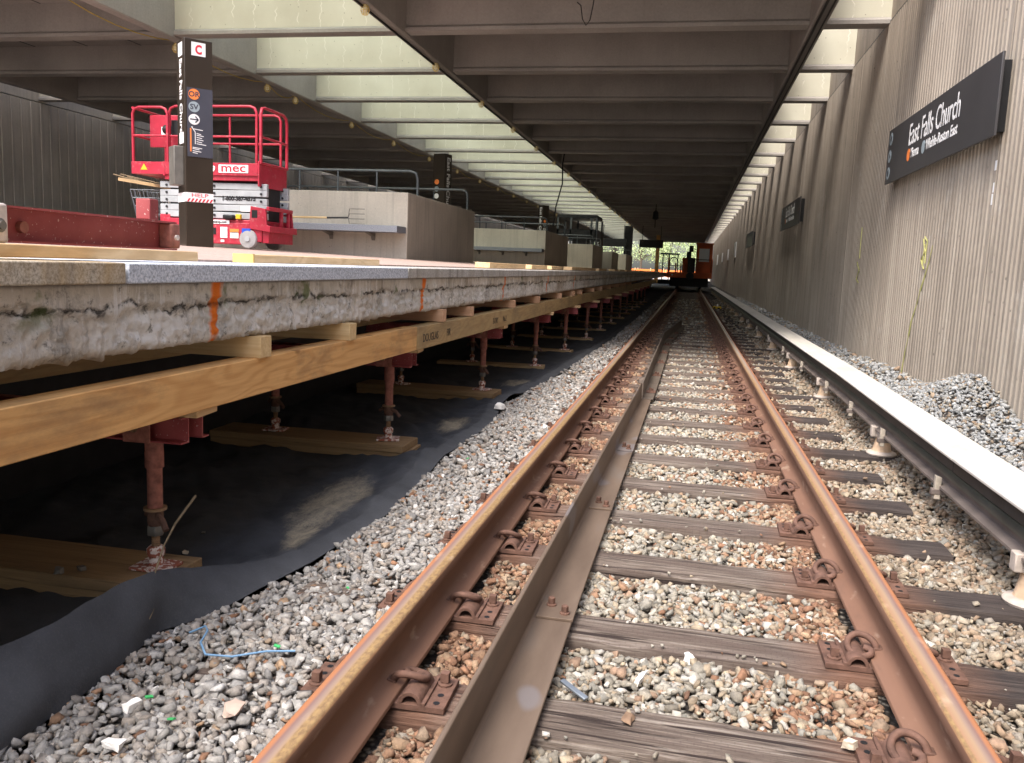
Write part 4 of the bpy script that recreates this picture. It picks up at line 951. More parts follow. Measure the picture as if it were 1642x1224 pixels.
# ================================================================== WALL SIGNS
def wall_sign(y0, y1, z0, z1, label, txt=True):
    cy = (y0 + y1) / 2; t = T('station_sign', label, 'sign', (2.33, cy, z0), 0, 'station name signs on the ribbed wall')
    xf = 2.335
    MB().box(xf, xf + 0.022, y0, y1, z0, z1).build('panel', 'sign', t, w=True, bevel=0.004)
    MB().box(xf + 0.05, 2.448, y0 + 0.12, y0 + 0.2, z0 + 0.05, z1 - 0.04).build('mounting_bar', 'black', t, w=True)
    MB().box(xf + 0.05, 2.448, y1 - 0.2, y1 - 0.12, z0 + 0.05, z1 - 0.04).build('mounting_bar', 'black', t, w=True)
    if txt:
        xa, ya = (0, -1, 0), (0, 0, 1); H = z1 - z0; xq = xf - 0.0005
        text('lettering', 'East Falls Church', t, (xq, y1 - 1.02, z0 + 0.50 * H), xa, ya, 0.335, 'white', 0.001, off=0.0015, sx=0.80)
        disc('line_dot', t, (xq, y1 - 1.08, z0 + 0.335 * H), xa, ya, 0.068, 'orange'); text('line_code', 'OR', t, (xq - 0.0025, y1 - 1.135, z0 + 0.335 * H - 0.025), xa, ya, 0.075, 'sign', 0.0005)
        text('lettering', 'Vienna', t, (xq, y1 - 1.17, z0 + 0.27 * H), xa, ya, 0.15, 'white', 0.001, off=0.002, sx=0.82)
        disc('line_dot', t, (xq, y1 - 1.70, z0 + 0.335 * H), xa, ya, 0.068, 'silver'); text('line_code', 'SV', t, (xq - 0.0025, y1 - 1.75, z0 + 0.335 * H - 0.025), xa, ya, 0.075, 'sign', 0.0005)
        text('lettering', 'Wiehle-Reston East', t, (xq, y1 - 1.79, z0 + 0.27 * H), xa, ya, 0.15, 'white', 0.001, off=0.002, sx=0.88)
        for j, zz_ in enumerate((0.82, 0.50, 0.19)):
            pc = disc('pictogram', t, (xq, y1 - 0.13, z0 + zz_ * H), xa, ya, 0.075, 'silver')
            disc('pictogram_mark', pc, (xq - 0.0025, y1 - 0.13, z0 + zz_ * H), xa, ya, 0.045, 'sign', n=(4, 3, 5)[j])
    return t
wall_sign(7.56, 11.43, 2.225, 2.875, 'large charcoal station name sign high on the ribbed wall, nearest')
wall_sign(20.05, 23.9, 2.24, 2.84, 'dark station name sign, second along the ribbed wall')
wall_sign(34.5, 38.2, 2.2, 2.79, 'dark station name sign, third along the ribbed wall', False)
for k, (y, z0, z1, wd) in enumerate([(49, 2.0, 2.85, 1.6), (58, 2.0, 2.7, 1.4), (68, 2.0, 2.7, 1.4), (80, 1.9, 2.8, 2.0)]):
    o = B(2.40, 2.44, y - wd / 2, y + wd / 2, z0, z1).build('wall_placard', 'white', None, loc=(2.42, y, z0), w=True, bevel=0.004)
    tag(o, 'small pale placard on the wall, %s beyond the dark signs' % od(k), 'placard', 'pale placards on the far wall')
# yellow paint marks on the wall
mb = MB(); pts = [(9.42, 1.42), (9.5, 1.25), (9.62, 1.08), (9.72, 0.95), (9.82, 0.78), (9.95, 0.62), (10.0, 0.45), (10.08, 0.28), (10.12, 0.12), (10.16, 0.0)]
for k in range(len(pts) - 1):
    (a, b), (c_, d) = pts[k], pts[k + 1]; wv_ = 0.012 + 0.008 * (k % 3)
    mb.add([(2.4478, a - wv_, b), (2.4478, a + wv_, b), (2.4478, c_ + wv_, d), (2.4478, c_ - wv_, d), (2.4488, a - wv_, b), (2.4488, a + wv_, b), (2.4488, c_ + wv_, d), (2.4488, c_ - wv_, d)], [(0, 1, 2, 3), (7, 6, 5, 4), (0, 4, 5, 1), (2, 6, 7, 3)])
for (ya, za, yb, zb_) in ((9.78, 1.50, 9.66, 1.36), (9.66, 1.36, 9.80, 1.28), (9.80, 1.28, 9.66, 1.18), (9.74, 1.52, 9.62, 1.47), (9.62, 1.47, 9.64, 1.24), (9.70, 1.44, 9.72, 1.22), (13.35, 1.30, 13.15, 1.18), (13.15, 1.18, 13.30, 1.05), (13.30, 1.05, 13.12, 1.0), (13.22, 1.8, 13.2, 1.35)):
    q = MB().tube([(2.4475, ya, za), (2.4475, (ya + yb) / 2 + 0.012, (za + zb_) / 2), (2.4475, yb, zb_)], 0.008, 4); mb.add(q.v, q.f)
mb.build('paint_mark', 'chalk', wr, w=True, smooth=0)
mb = MB()
for (a, b, c_, d) in ((7.755, 7.80, 1.98, 2.06), (7.76, 7.79, 1.80, 1.88), (7.765, 7.80, 1.70, 1.79)): mb.box(2.444, 2.4455, a, b, c_, d)
mb.build('white_paint_mark', 'white', wr, w=True, smooth=0)

# ================================================================== PLATFORM THINGS
# concrete stair parapets with railings
def parapet(y0, ln, label, bench=True, x1=-4.28, x0=-8.4):
    z0 = pz(x1) - 0.03; zt = 2.09
    t = T('stair_parapet', label, 'parapet', (x1, y0, z0), 0, 'concrete stair parapets along the platform')
    B(x0, x1, y0, y0 + 0.22, z0, zt).build('end_wall', 'conc_block', t, w=True, bevel=0.01)
    B(x1 - 0.22, x1 - 0.002, y0 + 0.221, y0 + ln, z0, zt - 0.002).build('side_wall', 'conc_block', t, w=True, bevel=0.01)
    B(x0 + 0.002, x0 + 0.22, y0 + 0.221, y0 + ln, z0, zt - 0.002).build('side_wall', 'conc_block', t, w=True, bevel=0.01)
    for yr in (y0 + 0.75, y0 + ln - 0.25):
        r_ = MB(); hh = zt + 0.40; pts = [(x0 + 0.1, yr, zt), (x0 + 0.1, yr, hh - 0.12), (x0 + 0.13, yr, hh - 0.03), (x0 + 0.22, yr, hh), (x1 - 0.22, yr, hh), (x1 - 0.13, yr, hh - 0.03), (x1 - 0.10, yr, hh - 0.12), (x1 - 0.10, yr, zt)]
        r_.tube(pts, 0.022, 8)
        q = x1 - 0.8
        while q > x0 + 0.4: r_.tube([(q, yr, zt - 0.3), (q, yr, hh)], 0.016, 6); q -= 0.68
        r_.tube([(x0 + 0.1, yr, zt + 0.0), (x1 - 0.1, yr, zt + 0.0)], 0.016, 6)
        r_.build('handrail', 'rail_pipe', t, w=True, smooth=60)
    if bench:
        b_ = B(x0 + 0.3, x1 - 0.02, y0 - 0.42, y0 - 0.003, z0 + 0.42, z0 + 0.52).build('bench_seat', 'bench', t, w=True, bevel=0.006)
        for q in (x1 - 0.55, x1 - 1.25, x1 - 1.95, x1 - 2.65):
            MB().prism([(y0 - 0.34, z0 + 0.418), (y0 - 0.003, z0 + 0.418), (y0 - 0.003, z0 + 0.30), (y0 - 0.04, z0 + 0.36)], 'x', q - 0.03, q + 0.03).build('bracket', 'grey_steel', b_, w=True)
    return t
parapet(12.6, 4.15, 'beige concrete parapet with granite bench and railing, nearest on the platform')
parapet(24.3, 4.6, 'second concrete parapet with granite bench along the platform', x1=-4.1)
parapet(36.5, 4.3, 'third concrete parapet, beside the dark elevator kiosk', False, x1=-4.1)
o = parapet(56.0, 6, 'fourth and farthest concrete parapet on the platform', False, x1=-4.1)
o = B(-6.0, -4.08, 45.5, 49.5, 1.05, 2.0).build('stained_block', 'conc_block', None, loc=(-5, 45.5, 1.05), w=True, bevel=0.01); tag(o, 'low stained concrete block between third and fourth parapets', 'parapet')

def pylon(x, y, phi, label, first_=False):
    z0 = pz(x); s2 = 0.155; Hh = 2.50 if first_ else 2.42
    t = T('station_pylon', label, 'pylon', (x, y, z0), 0, 'brown station pylons on the platform')
    # face normals: A (map) at angle phi from -Y towards +X ; T (text) 90 deg less
    def fr(a): nrm = Vector((math.sin(a), -math.cos(a), 0)); xa = Vector((0, 0, 1)).cross(nrm); return nrm, -xa if False else Vector((math.cos(a), math.sin(a), 0))
    rot = Matrix.Rotation(phi, 3, 'Z')
    MB().box(-s2, s2, -s2, s2, 0, Hh, rot=rot, c=(0, 0, 0)).build('column', 'brown', t, bevel=0.006)
    Z = (0, 0, 1)
    nA, xA = fr(phi); cA = Vector((x, y, z0)) + nA * (s2 + 0.001)
    nT, xT = fr(phi - math.pi / 2 if first_ or phi < 1.2 and phi > 0.2 else phi); 
    return t, z0, (nA, xA, cA)
t, z0, (nA, xA, cA) = pylon(-5.66, 9.05, R(48), 'brown pylon with map panel, phone sign and HELP band, nearest', True)
Z = Vector((0, 0, 1)); U = lambda h, s_=0.0, o_=0.0: cA + Z * h + xA * s_ + nA * o_
panel('phone_panel', t, U(2.38, -0.0), xA, Z, 0.155, 0.165, 'white')
text('phone_icon', 'C', t, U(2.325, 0, 0.004), xA, Z, 0.15, 'redv', 0.001, 'CENTER', off=0.006, sx=0.7)
mp = panel('map_panel', t, U(1.50, 0.01), xA, Z, 0.285, 0.80, 'map')
for h, mt, s_ in ((1.825, 'orange', 'OR'), (1.680, 'silver', 'SV')):
    disc('line_dot', t, U(h, -0.055, 0.0035), xA, Z, 0.062, mt); text('line_code', s_, t, U(h - 0.028, -0.055, 0.006), xA, Z, 0.085, 'map', 0.0005, 'CENTER', off=0.002)
d_ = disc('arrow_disc', t, U(1.535, -0.055, 0.0035), xA, Z, 0.062, 'white')
mb = MB(); c0 = U(1.535, -0.055, 0.0062)
def bar2(a, b, wd, mat_, nm, par):
    a = Vector(a); b = Vector(b); d = (b - a).normalized(); sdv = d.cross(nA).normalized() * wd / 2
    mb_ = MB(); mb_.add([a - sdv, a + sdv, b + sdv, b - sdv, a - sdv + nA * 0.001, a + sdv + nA * 0.001, b + sdv + nA * 0.001, b - sdv + nA * 0.001], [(3, 2, 1, 0), (4, 5, 6, 7), (0, 1, 5, 4), (1, 2, 6, 5), (2, 3, 7, 6), (3, 0, 4, 7)]); return mb_
mb = MB()
for a, b in (((-0.045, 0), (0.045, 0)), ((0.012, 0.036), (0.045, 0)), ((0.012, -0.036), (0.045, 0))):
    q = bar2(c0 + xA * a[0] + Z * a[1], c0 + xA * b[0] + Z * b[1], 0.014, 0, 0, 0); mb.add(q.v, q.f)
mb.build('arrow', 'map', t, w=True, smooth=0)
q = bar2(U(1.43, -0.095, 0.0035), U(1.16, -0.095, 0.0035), 0.016, 0, 0, 0); q.build('line_strip', 'orange', t, w=True, smooth=0)
mb = MB()
for a, b in (((1.44, -0.08), (1.39, -0.045)), ((1.39, -0.045), (1.25, -0.045)), ((1.445, -0.09), (1.445, -0.07))):
    q = bar2(U(a[0], a[1], 0.0035), U(b[0], b[1], 0.0035), 0.008, 0, 0, 0); mb.add(q.v, q.f)
for k, (h, a, b) in enumerate([(1.425, -0.07, 0.04), (1.375, -0.03, 0.02), (1.355, -0.03, 0.05), (1.33, -0.03, 0.03), (1.305, -0.03, 0.045), (1.28, -0.03, 0.03), (1.255, -0.03, 0.075), (1.21, -0.075, 0.03), (1.195, -0.075, 0.0), (1.17, -0.075, 0.02), (1.15, -0.075, -0.02)]):
    q = bar2(U(h, a, 0.0035), U(h - 0.008, b, 0.0035), 0.008, 0, 0, 0); mb.add(q.v, q.f)
mb.build('station_list', 'white', t, w=True, smooth=0)
hb = panel('help_band', t, U(0.715, 0.0), xA, Z, 0.308, 0.125, 'white')
text('help_text', 'HELP', t, U(0.722, -0.0, 0.004), xA, Z, 0.072, 'redv', 0.0006, 'CENTER', sx=1.2)
mb = MB()
for k in range(7):
    a = -0.145 + k * 0.042; vs_ = [U(0.655, a, 0.0035), U(0.655, a + 0.02, 0.0035), U(0.70, a + 0.042, 0.0035), U(0.70, a + 0.022, 0.0035)]
    mb.add(vs_ + [p + nA * 0.001 for p in vs_], [(3, 2, 1, 0), (4, 5, 6, 7)])
mb.build('help_stripes', 'redv', t, w=True, smooth=0)
nB = Vector((math.sin(R(48) - math.pi / 2), -math.cos(R(48) - math.pi / 2), 0)); xB = Vector((-nB.y, nB.x, 0)); cB = Vector((-5.66, 9.05, z0)) + nB * 0.156
V = lambda h, s_=0.0, o_=0.0: cB + Z * h + xB * s_ + nB * o_
text('lettering', 'East Falls Church', t, V(2.27, -0.04), -Z, xB, 0.138, 'white', 0.001, off=0.003)
panel('code_tile', t, V(1.02 + 0.30, 0.02), xB, Z, 0.16, 0.13, 'white'); panel('phone_panel', t, V(2.38), xB, Z, 0.155, 0.165, 'white')
panel('help_band', t, V(0.715), xB, Z, 0.30, 0.125, 'white'); 
c_ = V(1.03, -0.03, 0.05); rot = Matrix.Rotation(R(48), 3, 'Z')
MB().box(c_.x - 0.055, c_.x + 0.055, c_.y - 0.11, c_.y + 0.11, c_.z - 0.19, c_.z + 0.19, rot=rot).build('phone_box', 'grey_steel', t, w=True, bevel=0.008)
pyl1 = t
remap(pyl1, lambda h: float(np.interp(h, [-1, 0, 0.655, 0.715, 0.775, 1.10, 1.90, 2.5], [-1.03, -0.03, 0.505, 0.555, 0.605, 1.01, 1.77, 2.30])))
for k, (x, y, ph, lb) in enumerate([(-5.75, 19.3, R(-15), 'brown pylon with vertical station name, second along the platform'), (-6.0, 34.7, R(48), 'third brown pylon, beside the elevator kiosk'), (-6.1, 58.0, R(48), 'far dark pylon near the platform end')]):
    t, zq, (nn, xx, cc) = pylon(x, y, ph, lb)
    nT = Vector((math.sin(ph + (math.pi / 2 if k == 0 else -math.pi / 2)), -math.cos(ph + (math.pi / 2 if k == 0 else -math.pi / 2)), 0)); xT = Vector((-nT.y, nT.x, 0))
    text('lettering', 'East Falls Church', t, Vector((x, y, zq)) + nT * 0.157 + Z * 2.35 - xT * 0.05, -Z, xT, 0.19, 'white', 0.001, off=0.004)
    disc('line_dot', t, cc + Z * 1.78 + nn * 0.002 - xx * 0.05, xx, Z, 0.06, 'orange'); disc('line_dot', t, cc + Z * 1.62 + nn * 0.002 - xx * 0.05, xx, Z, 0.06, 'silver'); disc('arrow_disc', t, cc + Z * 1.46 + nn * 0.002 - xx * 0.05, xx, Z, 0.06, 'white')

# scissor lift
lx0, lx1, ly0, ly1 = -7.33, -5.50, 10.2, 10.96; lz = pz(-5.9)
sl = T('scissor_lift', 'red scissor lift parked behind the brown pylon', 'scissor lift', (-6.2, 10.6, lz))
A = lambda x0, x1, y0, y1, z0, z1: (x0, x1, y0, y1, lz + z0, lz + z1)
ch = MB(); ch.box(*A(-6.85, -5.45, ly0 + 0.02, ly1 - 0.02, 0.09, 0.37)); ch.box(*A(-6.60, -5.62, ly0, ly0 + 0.03, 0.05, 0.33)); ch.box(*A(-6.95, -6.80, ly0 + 0.05, ly1 - 0.05, 0.22, 0.42))
chs = ch.build('chassis', 'red', sl, w=True, bevel=0.01)
pn_ = MB()
for (a, b) in ((ly0 - 0.005, ly0 + 0.035), (ly1 - 0.035, ly1 + 0.005)):
    pn_.prism([(-5.62, lz + 0.26), (-5.32, lz + 0.22), (-5.32, lz + 0.30), (-5.37, lz + 0.31), (-5.39, lz + 0.52), (-5.60, lz + 0.55)], 'y', a, b)
pn_.box(*A(-5.355, -5.321, ly0, ly1, 0.22, 0.30)); pn_.box(*A(-5.40, -5.36, ly0 + 0.4, ly0 + 0.44, 0.3, 0.52)); pn_.box(*A(-5.40, -5.36, ly1 - 0.16, ly1 - 0.12, 0.3, 0.52)); pn_.box(*A(-5.40, -5.36, ly0 + 0.04, ly1 - 0.04, 0.50, 0.55)); pn_.box(*A(-5.46, -5.36, ly0 + 0.04, ly1 - 0.04, 0.02 + 0.06, 0.30)); pn_.build('ladder_frame', 'red', sl, w=True, bevel=0.005)
B(*A(-5.58, -5.50, ly0 - 0.0075, ly0 - 0.0052, 0.40, 0.50)).build('cutout', 'black', sl, w=True)
for xw in (-6.72, -5.64):
    for yw in (ly0 - 0.01, ly1 - 0.09):
        w_ = MB().lathe([(0.06, yw), (0.115, yw + 0.005), (0.125, yw + 0.02), (0.125, yw + 0.09), (0.115, yw + 0.1)], c=(xw, 0, lz + 0.127), n=26, axis='y').build('wheel', 'tyre', sl, w=True, smooth=50)
        MB().lathe([(0.0, yw - 0.012), (0.035, yw - 0.012), (0.035, yw + 0.0)], c=(xw, 0, lz + 0.127), n=14, axis='y').build('hub', 'lgrey', w_, w=True)
for k in range(5):
    z = 0.425 + k * 0.094
    for yq in (ly0 + 0.06, ly1 - 0.11):
        mb = MB(); x0_, x1_ = -6.95, -5.40
        tl = 0.006 * (1 if k % 2 else -1)
        mb.prism([(x0_, lz + z - 0.041 - tl), (x1_, lz + z - 0.041 + tl), (x1_, lz + z + 0.041 + tl), (x0_, lz + z + 0.041 - tl)], 'y', yq, yq + 0.05)
        ar = mb.build('scissor_arm', 'lgrey', sl, w=True, bevel=0.006)
        for xb in (x0_ + 0.10, -6.15, x1_ - 0.08): MB().lathe([(0.016, yq - 0.012), (0.016, yq)], c=(xb, 0, lz + z), n=8, axis='y').build('pin', 'dark', ar, w=True)
B(*A(-6.85, -5.5, ly0 + 0.15, ly1 - 0.15, 0.38, 0.86)).build('inner_arms', 'dark', sl, w=True)
dk_ = MB(); dk_.box(*A(-6.85, -5.50, ly0 + 0.02, ly1 - 0.02, 0.87, 0.945)); dk_.box(*A(lx0, -5.50, ly0, ly0 + 0.02, 0.94, 1.12)); dk_.box(*A(lx0, -5.50, ly1 - 0.02, ly1, 0.94, 1.12)); dk_.box(*A(lx0, lx0 + 0.02, ly0 + 0.021, ly1 - 0.021, 0.94, 1.12)); dk_.box(*A(-5.52, -5.501, ly0 + 0.021, ly1 - 0.021, 0.94, 1.12)); dk_.box(*A(lx0, -5.5, ly0 + 0.021, ly1 - 0.021, 0.946, 0.97))
dk_.box(*A(-6.86, -6.83, ly0 - 0.006, ly0, 0.92, 1.125)); dk_.prism([(ly0, lz + 0.80), (ly1, lz + 0.80), (ly1, lz + 1.15), (ly0, lz + 1.15)], 'x', -5.499, -5.475)
dk_.build('deck', 'red', sl, w=True, bevel=0.004)
rl = MB(); rr0 = 0.019
def loop(y, xa_, xb_, zt_=1.93): 
    q = 0.09; rl.tube([(xa_, y, lz + 1.12), (xa_, y, lz + zt_ - q), (xa_ + q * .3, y, lz + zt_ - q * .3), (xa_ + q, y, lz + zt_), (xb_ - q, y, lz + zt_), (xb_ - q * .3, y, lz + zt_ - q * .3), (xb_, y, lz + zt_ - q), (xb_, y, lz + 1.12)], rr0, 8)
    rl.tube([(xa_, y, lz + 1.50), (xb_, y, lz + 1.50)], rr0 * 0.85, 8)
for y in (ly0 + 0.02, ly1 - 0.02):
    loop(y, lx0 + 0.02, -6.78 - 0.02, 1.91); loop(y + (0.03 if y < 10.5 else -0.03), -6.79, -5.54, 1.93)
for x in (lx0 + 0.02,):
    rl.tube([(x, ly0 + 0.02, lz + 1.90), (x, ly1 - 0.02, lz + 1.90)], rr0, 8); rl.tube([(x, ly0 + 0.02, lz + 1.5), (x, ly1 - 0.02, lz + 1.5)], rr0 * .85, 8)
rl.tube([(-6.3, ly1 - 0.05, lz + 1.12), (-6.3, ly1 - 0.05, lz + 1.9)], rr0 * .8, 6)
rl.build('guard_rails', 'red', sl, w=True, smooth=60)
gt = MB(); xg = -5.47; q = 0.1
gt.tube([(xg, ly0 + 0.03, lz + 1.12), (xg, ly0 + 0.03, lz + 1.82), (xg, ly0 + 0.06, lz + 1.90), (xg, ly0 + 0.14, lz + 1.92), (xg, ly1 - 0.12, lz + 1.92), (xg, ly1 - 0.04, lz + 1.88), (xg, ly1 - 0.01, lz + 1.80), (xg, ly1 - 0.01, lz + 1.12)], 0.022, 8)
gt.tube([(xg, ly0 + 0.03, lz + 1.5), (xg, ly1 - 0.01, lz + 1.5)], 0.018, 8); gt.tube([(xg, ly0 + 0.03, lz + 1.13), (xg, ly1 - 0.01, lz + 1.13)], 0.02, 8)
gt.build('gate', 'red', sl, w=True, smooth=60)
cb = B(*A(lx0 + 0.04, lx0 + 0.50, ly0 + 0.35, ly0 + 0.38, 1.38, 1.86)).build('control_panel', 'red', sl, w=True, bevel=0.01)
panel('notice', cb, (lx0 + 0.30, ly0 + 0.349, lz + 1.62), (1, 0, 0), Z, 0.16, 0.13, 'white')
cbx = MB(); cbx.box(*A(-6.80, -6.62, ly0 + 0.1, ly0 + 0.3, 1.52, 1.74)); cbx.lathe([(0.055, -6.98), (0.07, -6.96), (0.07, -6.90), (0.055, -6.88)], c=(0, ly0 + 0.22, lz + 1.62), n=14, axis='x'); cbx.tube([(-6.7, ly0 + 0.2, lz + 1.74), (-6.72, ly0 + 0.2, lz + 1.80)], 0.02, 8)
cbx.build('control_box', 'black', sl, w=True, bevel=0.006)
MB().lathe([(0.02, ly0 + 0.085), (0.025, ly0 + 0.1)], c=(-6.66, 0, lz + 1.66), n=10, axis='y').build('stop_button', 'redv', sl, w=True)
MB().tube([(-6.72, ly0 + 0.25, lz + 1.55), (-6.66, ly0 + 0.25, lz + 1.35), (-6.55, ly0 + 0.3, lz + 1.1), (-6.5, ly0 + 0.3, lz + 0.97)], 0.008, 6).build('control_cable', 'black', sl, w=True)
X1 = Vector((1, 0, 0)); yf = ly0 - 0.003
panel('logo_plate', sl, (-5.84, yf, lz + 1.035), X1, Z, 0.42, 0.115, 'white'); text('logo', 'mec', sl, (-5.84, yf - 0.004, lz + 0.995), X1, Z, 0.17, 'redv', 0.001, 'CENTER', off=0.003, sx=1.25)
text('number', '19', sl, (-6.10, yf - 0.001, lz + 0.99), X1, Z, 0.12, 'white', 0.001, 'RIGHT', off=0.004)
text('phone_number', '1-800-387-4575', sl, (-5.80, ly0 + 0.0565, lz + 0.62), X1, Z, 0.075, 'dark', 0.001, 'CENTER', off=0.004)
panel('notice', sl, (-5.66, ly0 + 0.058, lz + 0.515), X1, Z, 0.22, 0.07, 'white'); panel('web_address_plate', sl, (-6.05, ly0 - 0.004, lz + 0.315 + 0.02), X1, Z, 0.30, 0.05, 'white')
text('web_address', 'mecawp.com', sl, (-6.05, ly0 - 0.008, lz + 0.322), X1, Z, 0.042, 'dark', 0.0006, 'CENTER', off=0.002)
for (xq, zq, wq, hq, mt) in ((-5.98, 0.20, 0.10, 0.14, 'white'), (-5.83, 0.225, 0.13, 0.05, 'orange'), (-5.83, 0.17, 0.12, 0.08, 'white'), (-5.66, 0.225, 0.12, 0.07, 'blue'), (-6.0, 0.09, 0.05, 0.03, 'white')):
    panel('decal', sl, (xq, yf, lz + zq), X1, Z, wq, hq, mt)
panel('lower_controls', sl, (-6.18, yf, lz + 0.215), X1, Z, 0.17, 0.085, 'black'); MB().lathe([(0.015, yf - 0.02), (0.018, yf)], c=(-6.16, 0, lz + 0.21), n=10, axis='y').build('stop_button', 'redv', sl, w=True)
B(*A(-5.98, -5.83, ly0 - 0.04, ly0 + 0.04, 0.375, 0.43)).build('motor_cover', 'black', sl, w=True, bevel=0.015); B(*A(-5.80, -5.73, ly0 - 0.03, ly0 + 0.02, 0.375, 0.44)).build('valve', 'yellow', sl, w=True, bevel=0.01)
wt = MB(); wt.add([(-7.19, yf, lz + 1.0), (-7.09, yf, lz + 1.0), (-7.14, yf, lz + 1.09), (-7.19, yf - 0.002, lz + 1.0), (-7.09, yf - 0.002, lz + 1.0), (-7.14, yf - 0.002, lz + 1.09)], [(0, 1, 2), (5, 4, 3)]); wt.build('warning_triangle', 'yellow', sl, w=True, smooth=0)
panel('bolt_plate', sl, (-6.68, yf - 0.003, lz + 1.03), X1, Z, 0.16, 0.13, 'red'); 
mb = MB()
for a in (-0.05, 0.05):
    for b in (-0.04, 0.04): mb.lathe([(0.008, yf - 0.012), (0.008, yf - 0.006)], c=(-6.68 + a, 0, lz + 1.03 + b), n=6, axis='y')
mb.build('rivets', 'white', sl, w=True)

remap(sl, lambda h: h if h < 0.87 else 0.87 + (h - 0.87) * 0.887)
# cart with sticks
cz = pz(-7.2); ct = T('wire_cart', 'dark wire shopping cart holding scrap beside the scissor lift', 'cart', (-7.25, 10.9, cz))
mb = MB(); x0_, x1_, xb0, xb1 = -7.66, -6.75, -7.55, -6.75; yq0, yq1 = 10.62, 11.05
for k in range(15):
    s_ = k / 14
    for y in (yq0, yq1): mb.tube([(x0_ + (x1_ - x0_) * s_, y, cz + 0.74), (xb0 + (xb1 - xb0) * s_, y + (0.04 if y == yq0 else -0.04), cz + 0.30)], 0.006, 4, False)
for z_, xa_ in ((0.74, x0_), (0.63, x0_ + 0.04), (0.52, x0_ + 0.08), (0.41, x0_ + 0.12), (0.30, xb0)):
    for y in (yq0, yq1): mb.tube([(xa_, y, cz + z_), (x1_, y, cz + z_)], 0.006, 4, False)
    mb.tube([(xa_, yq0, cz + z_), (xa_, yq1, cz + z_)], 0.006, 4, False)
for k in range(7): y = yq0 + (yq1 - yq0) * k / 6; mb.tube([(x0_, y, cz + 0.74), (xb0, y, cz + 0.30)], 0.004, 4, False); mb.tube([(xb0, y, cz + 0.30), (xb1, y, cz + 0.30)], 0.004, 4, False)
mb.build('basket', 'wire', ct, w=True, smooth=0)
mb = MB(); mb.tube([(-7.5, yq0 + 0.03, cz + 0.14), (-6.8, yq0 + 0.03, cz + 0.16), (-6.75, yq0 + 0.03, cz + 0.6)], 0.012, 6); mb.tube([(-7.5, yq1 - 0.03, cz + 0.14), (-6.8, yq1 - 0.03, cz + 0.16), (-6.75, yq1 - 0.03, cz + 0.6)], 0.012, 6); mb.build('frame', 'wire', ct, w=True)
for xq in (-7.48, -6.85):
    for yq in (yq0 + 0.03, yq1 - 0.03): MB().lathe([(0.05, yq - 0.012), (0.06, yq - 0.008), (0.06, yq + 0.008), (0.05, yq + 0.012)], c=(xq, 0, cz + 0.062), n=16, axis='y').build('wheel', 'black', ct, w=True)
sticks = [((-8.05, 10.8, 1.02), (-6.72, 10.75, 0.72), 0.009, 'twig'), ((-7.98, 10.85, 1.03), (-6.8, 10.9, 0.80), 0.008, 'twig'), ((-7.90, 10.9, 1.00), (-6.7, 10.85, 0.70), 0.010, 'twig'), ((-7.45, 10.8, 1.0), (-6.65, 10.8, 0.76), 0.008, 'rust'), ((-7.5, 10.9, 1.02), (-6.6, 10.95, 0.8), 0.009, 'rust')]
for k, (a, b, r_, mt) in enumerate(sticks):
    o = MB().tube([Vector(a) - Vector((-7.3, 10.8, 0.9)), Vector(b) - Vector((-7.3, 10.8, 0.9))], r_, 6).build('metal_rod' if mt == 'rust' else 'thin_stick', mt, None, loc=(-7.3, 10.8, cz + 0.9 - 0.06))
    tag(o, ('rusty thin rod lying on top of the wire cart, %s of the rods' if mt == 'rust' else 'thin tan stick jutting left over the wire cart, %s of the sticks') % od(k if mt == 'twig' else k - 3), 'rod' if mt == 'rust' else 'stick', 'sticks and rods on the wire cart')
for k, (dz_, dx_) in enumerate(((0.80, 0.0), (0.86, 0.45))):
    o = B(-0.62, 0.55, -0.05, 0.05, -0.022, 0.022).build('scrap_board', 'wood_sill2' if k == 0 else 'dark', None, loc=(-7.25 + dx_, 10.72 + 0.1 * k, cz + dz_), bevel=0.003); o.rotation_euler = (0, 0.13 + 0.1 * k, 0.05)
    tag(o, ['tan scrap board laid across the wire cart', 'dark scrap board on the wire cart beside the lift'][k], 'board', 'boards on the wire cart')

# fork leaning on the parapet bench
fk = T('garden_fork', 'garden fork with wooden handle lying on the granite bench', 'fork', (-5.6, 12.35, 1.62))
MB().tube([(-0.75, -0.03, 0.03), (0.10, 0, 0.04)], 0.016, 8).build('handle', 'wood_newx', fk); MB().tube([(0.10, 0, 0.04), (0.45, 0, 0.05)], 0.014, 8).build('socket', 'black', fk)
mb = MB()
for k in range(4): z_ = -0.09 + k * 0.075; mb.tube([(0.45, 0, 0.05), (0.47, 0, z_ + 0.05), (0.52, 0, z_ + 0.05), (0.72, -0.01, z_ + 0.05)], 0.007, 6)
mb.build('tines', 'grey_steel', fk)

# planks and channel on the platform edge
o = B(-0.14, 0.0, 0, 0.95 + 0.55, 0, 0.036).build('lumber_plank', 'wood_new', None, loc=(-1.70, 1.32, 1.006), bevel=0.004); tag(o, 'tan plank on the platform edge under the red channel', 'plank', 'planks on the platform edge'); o.rotation_euler = (0, 0, 0.02)
o = B(-0.09, 0.0, 0, 1.50, 0, 0.036).build('lumber_plank', 'wood_new', None, loc=(-1.72, 3.2, 1.006), bevel=0.004); tag(o, 'tan plank with yellow end in front of the scissor lift', 'plank', 'planks on the platform edge'); o.rotation_euler = (0, 0, 0.012)
en = B(-0.091, 0.001, -0.001, 0.012, 0.001, 0.0365).build('painted_end', 'paint_end', o)
pl = [(7.5, 1.75), (9.75, 1.0), (11.4, 1.2), (13.0, 1.9), (15.6, 0.8), (17.6, 2.2), (20.5, 1.0), (22.4, 1.6), (25.2, 1.4), (28, 2.0), (31.5, 1.2), (34, 2.2), (38, 1.6), (41, 2.0), (45, 2.4), (50, 2)]
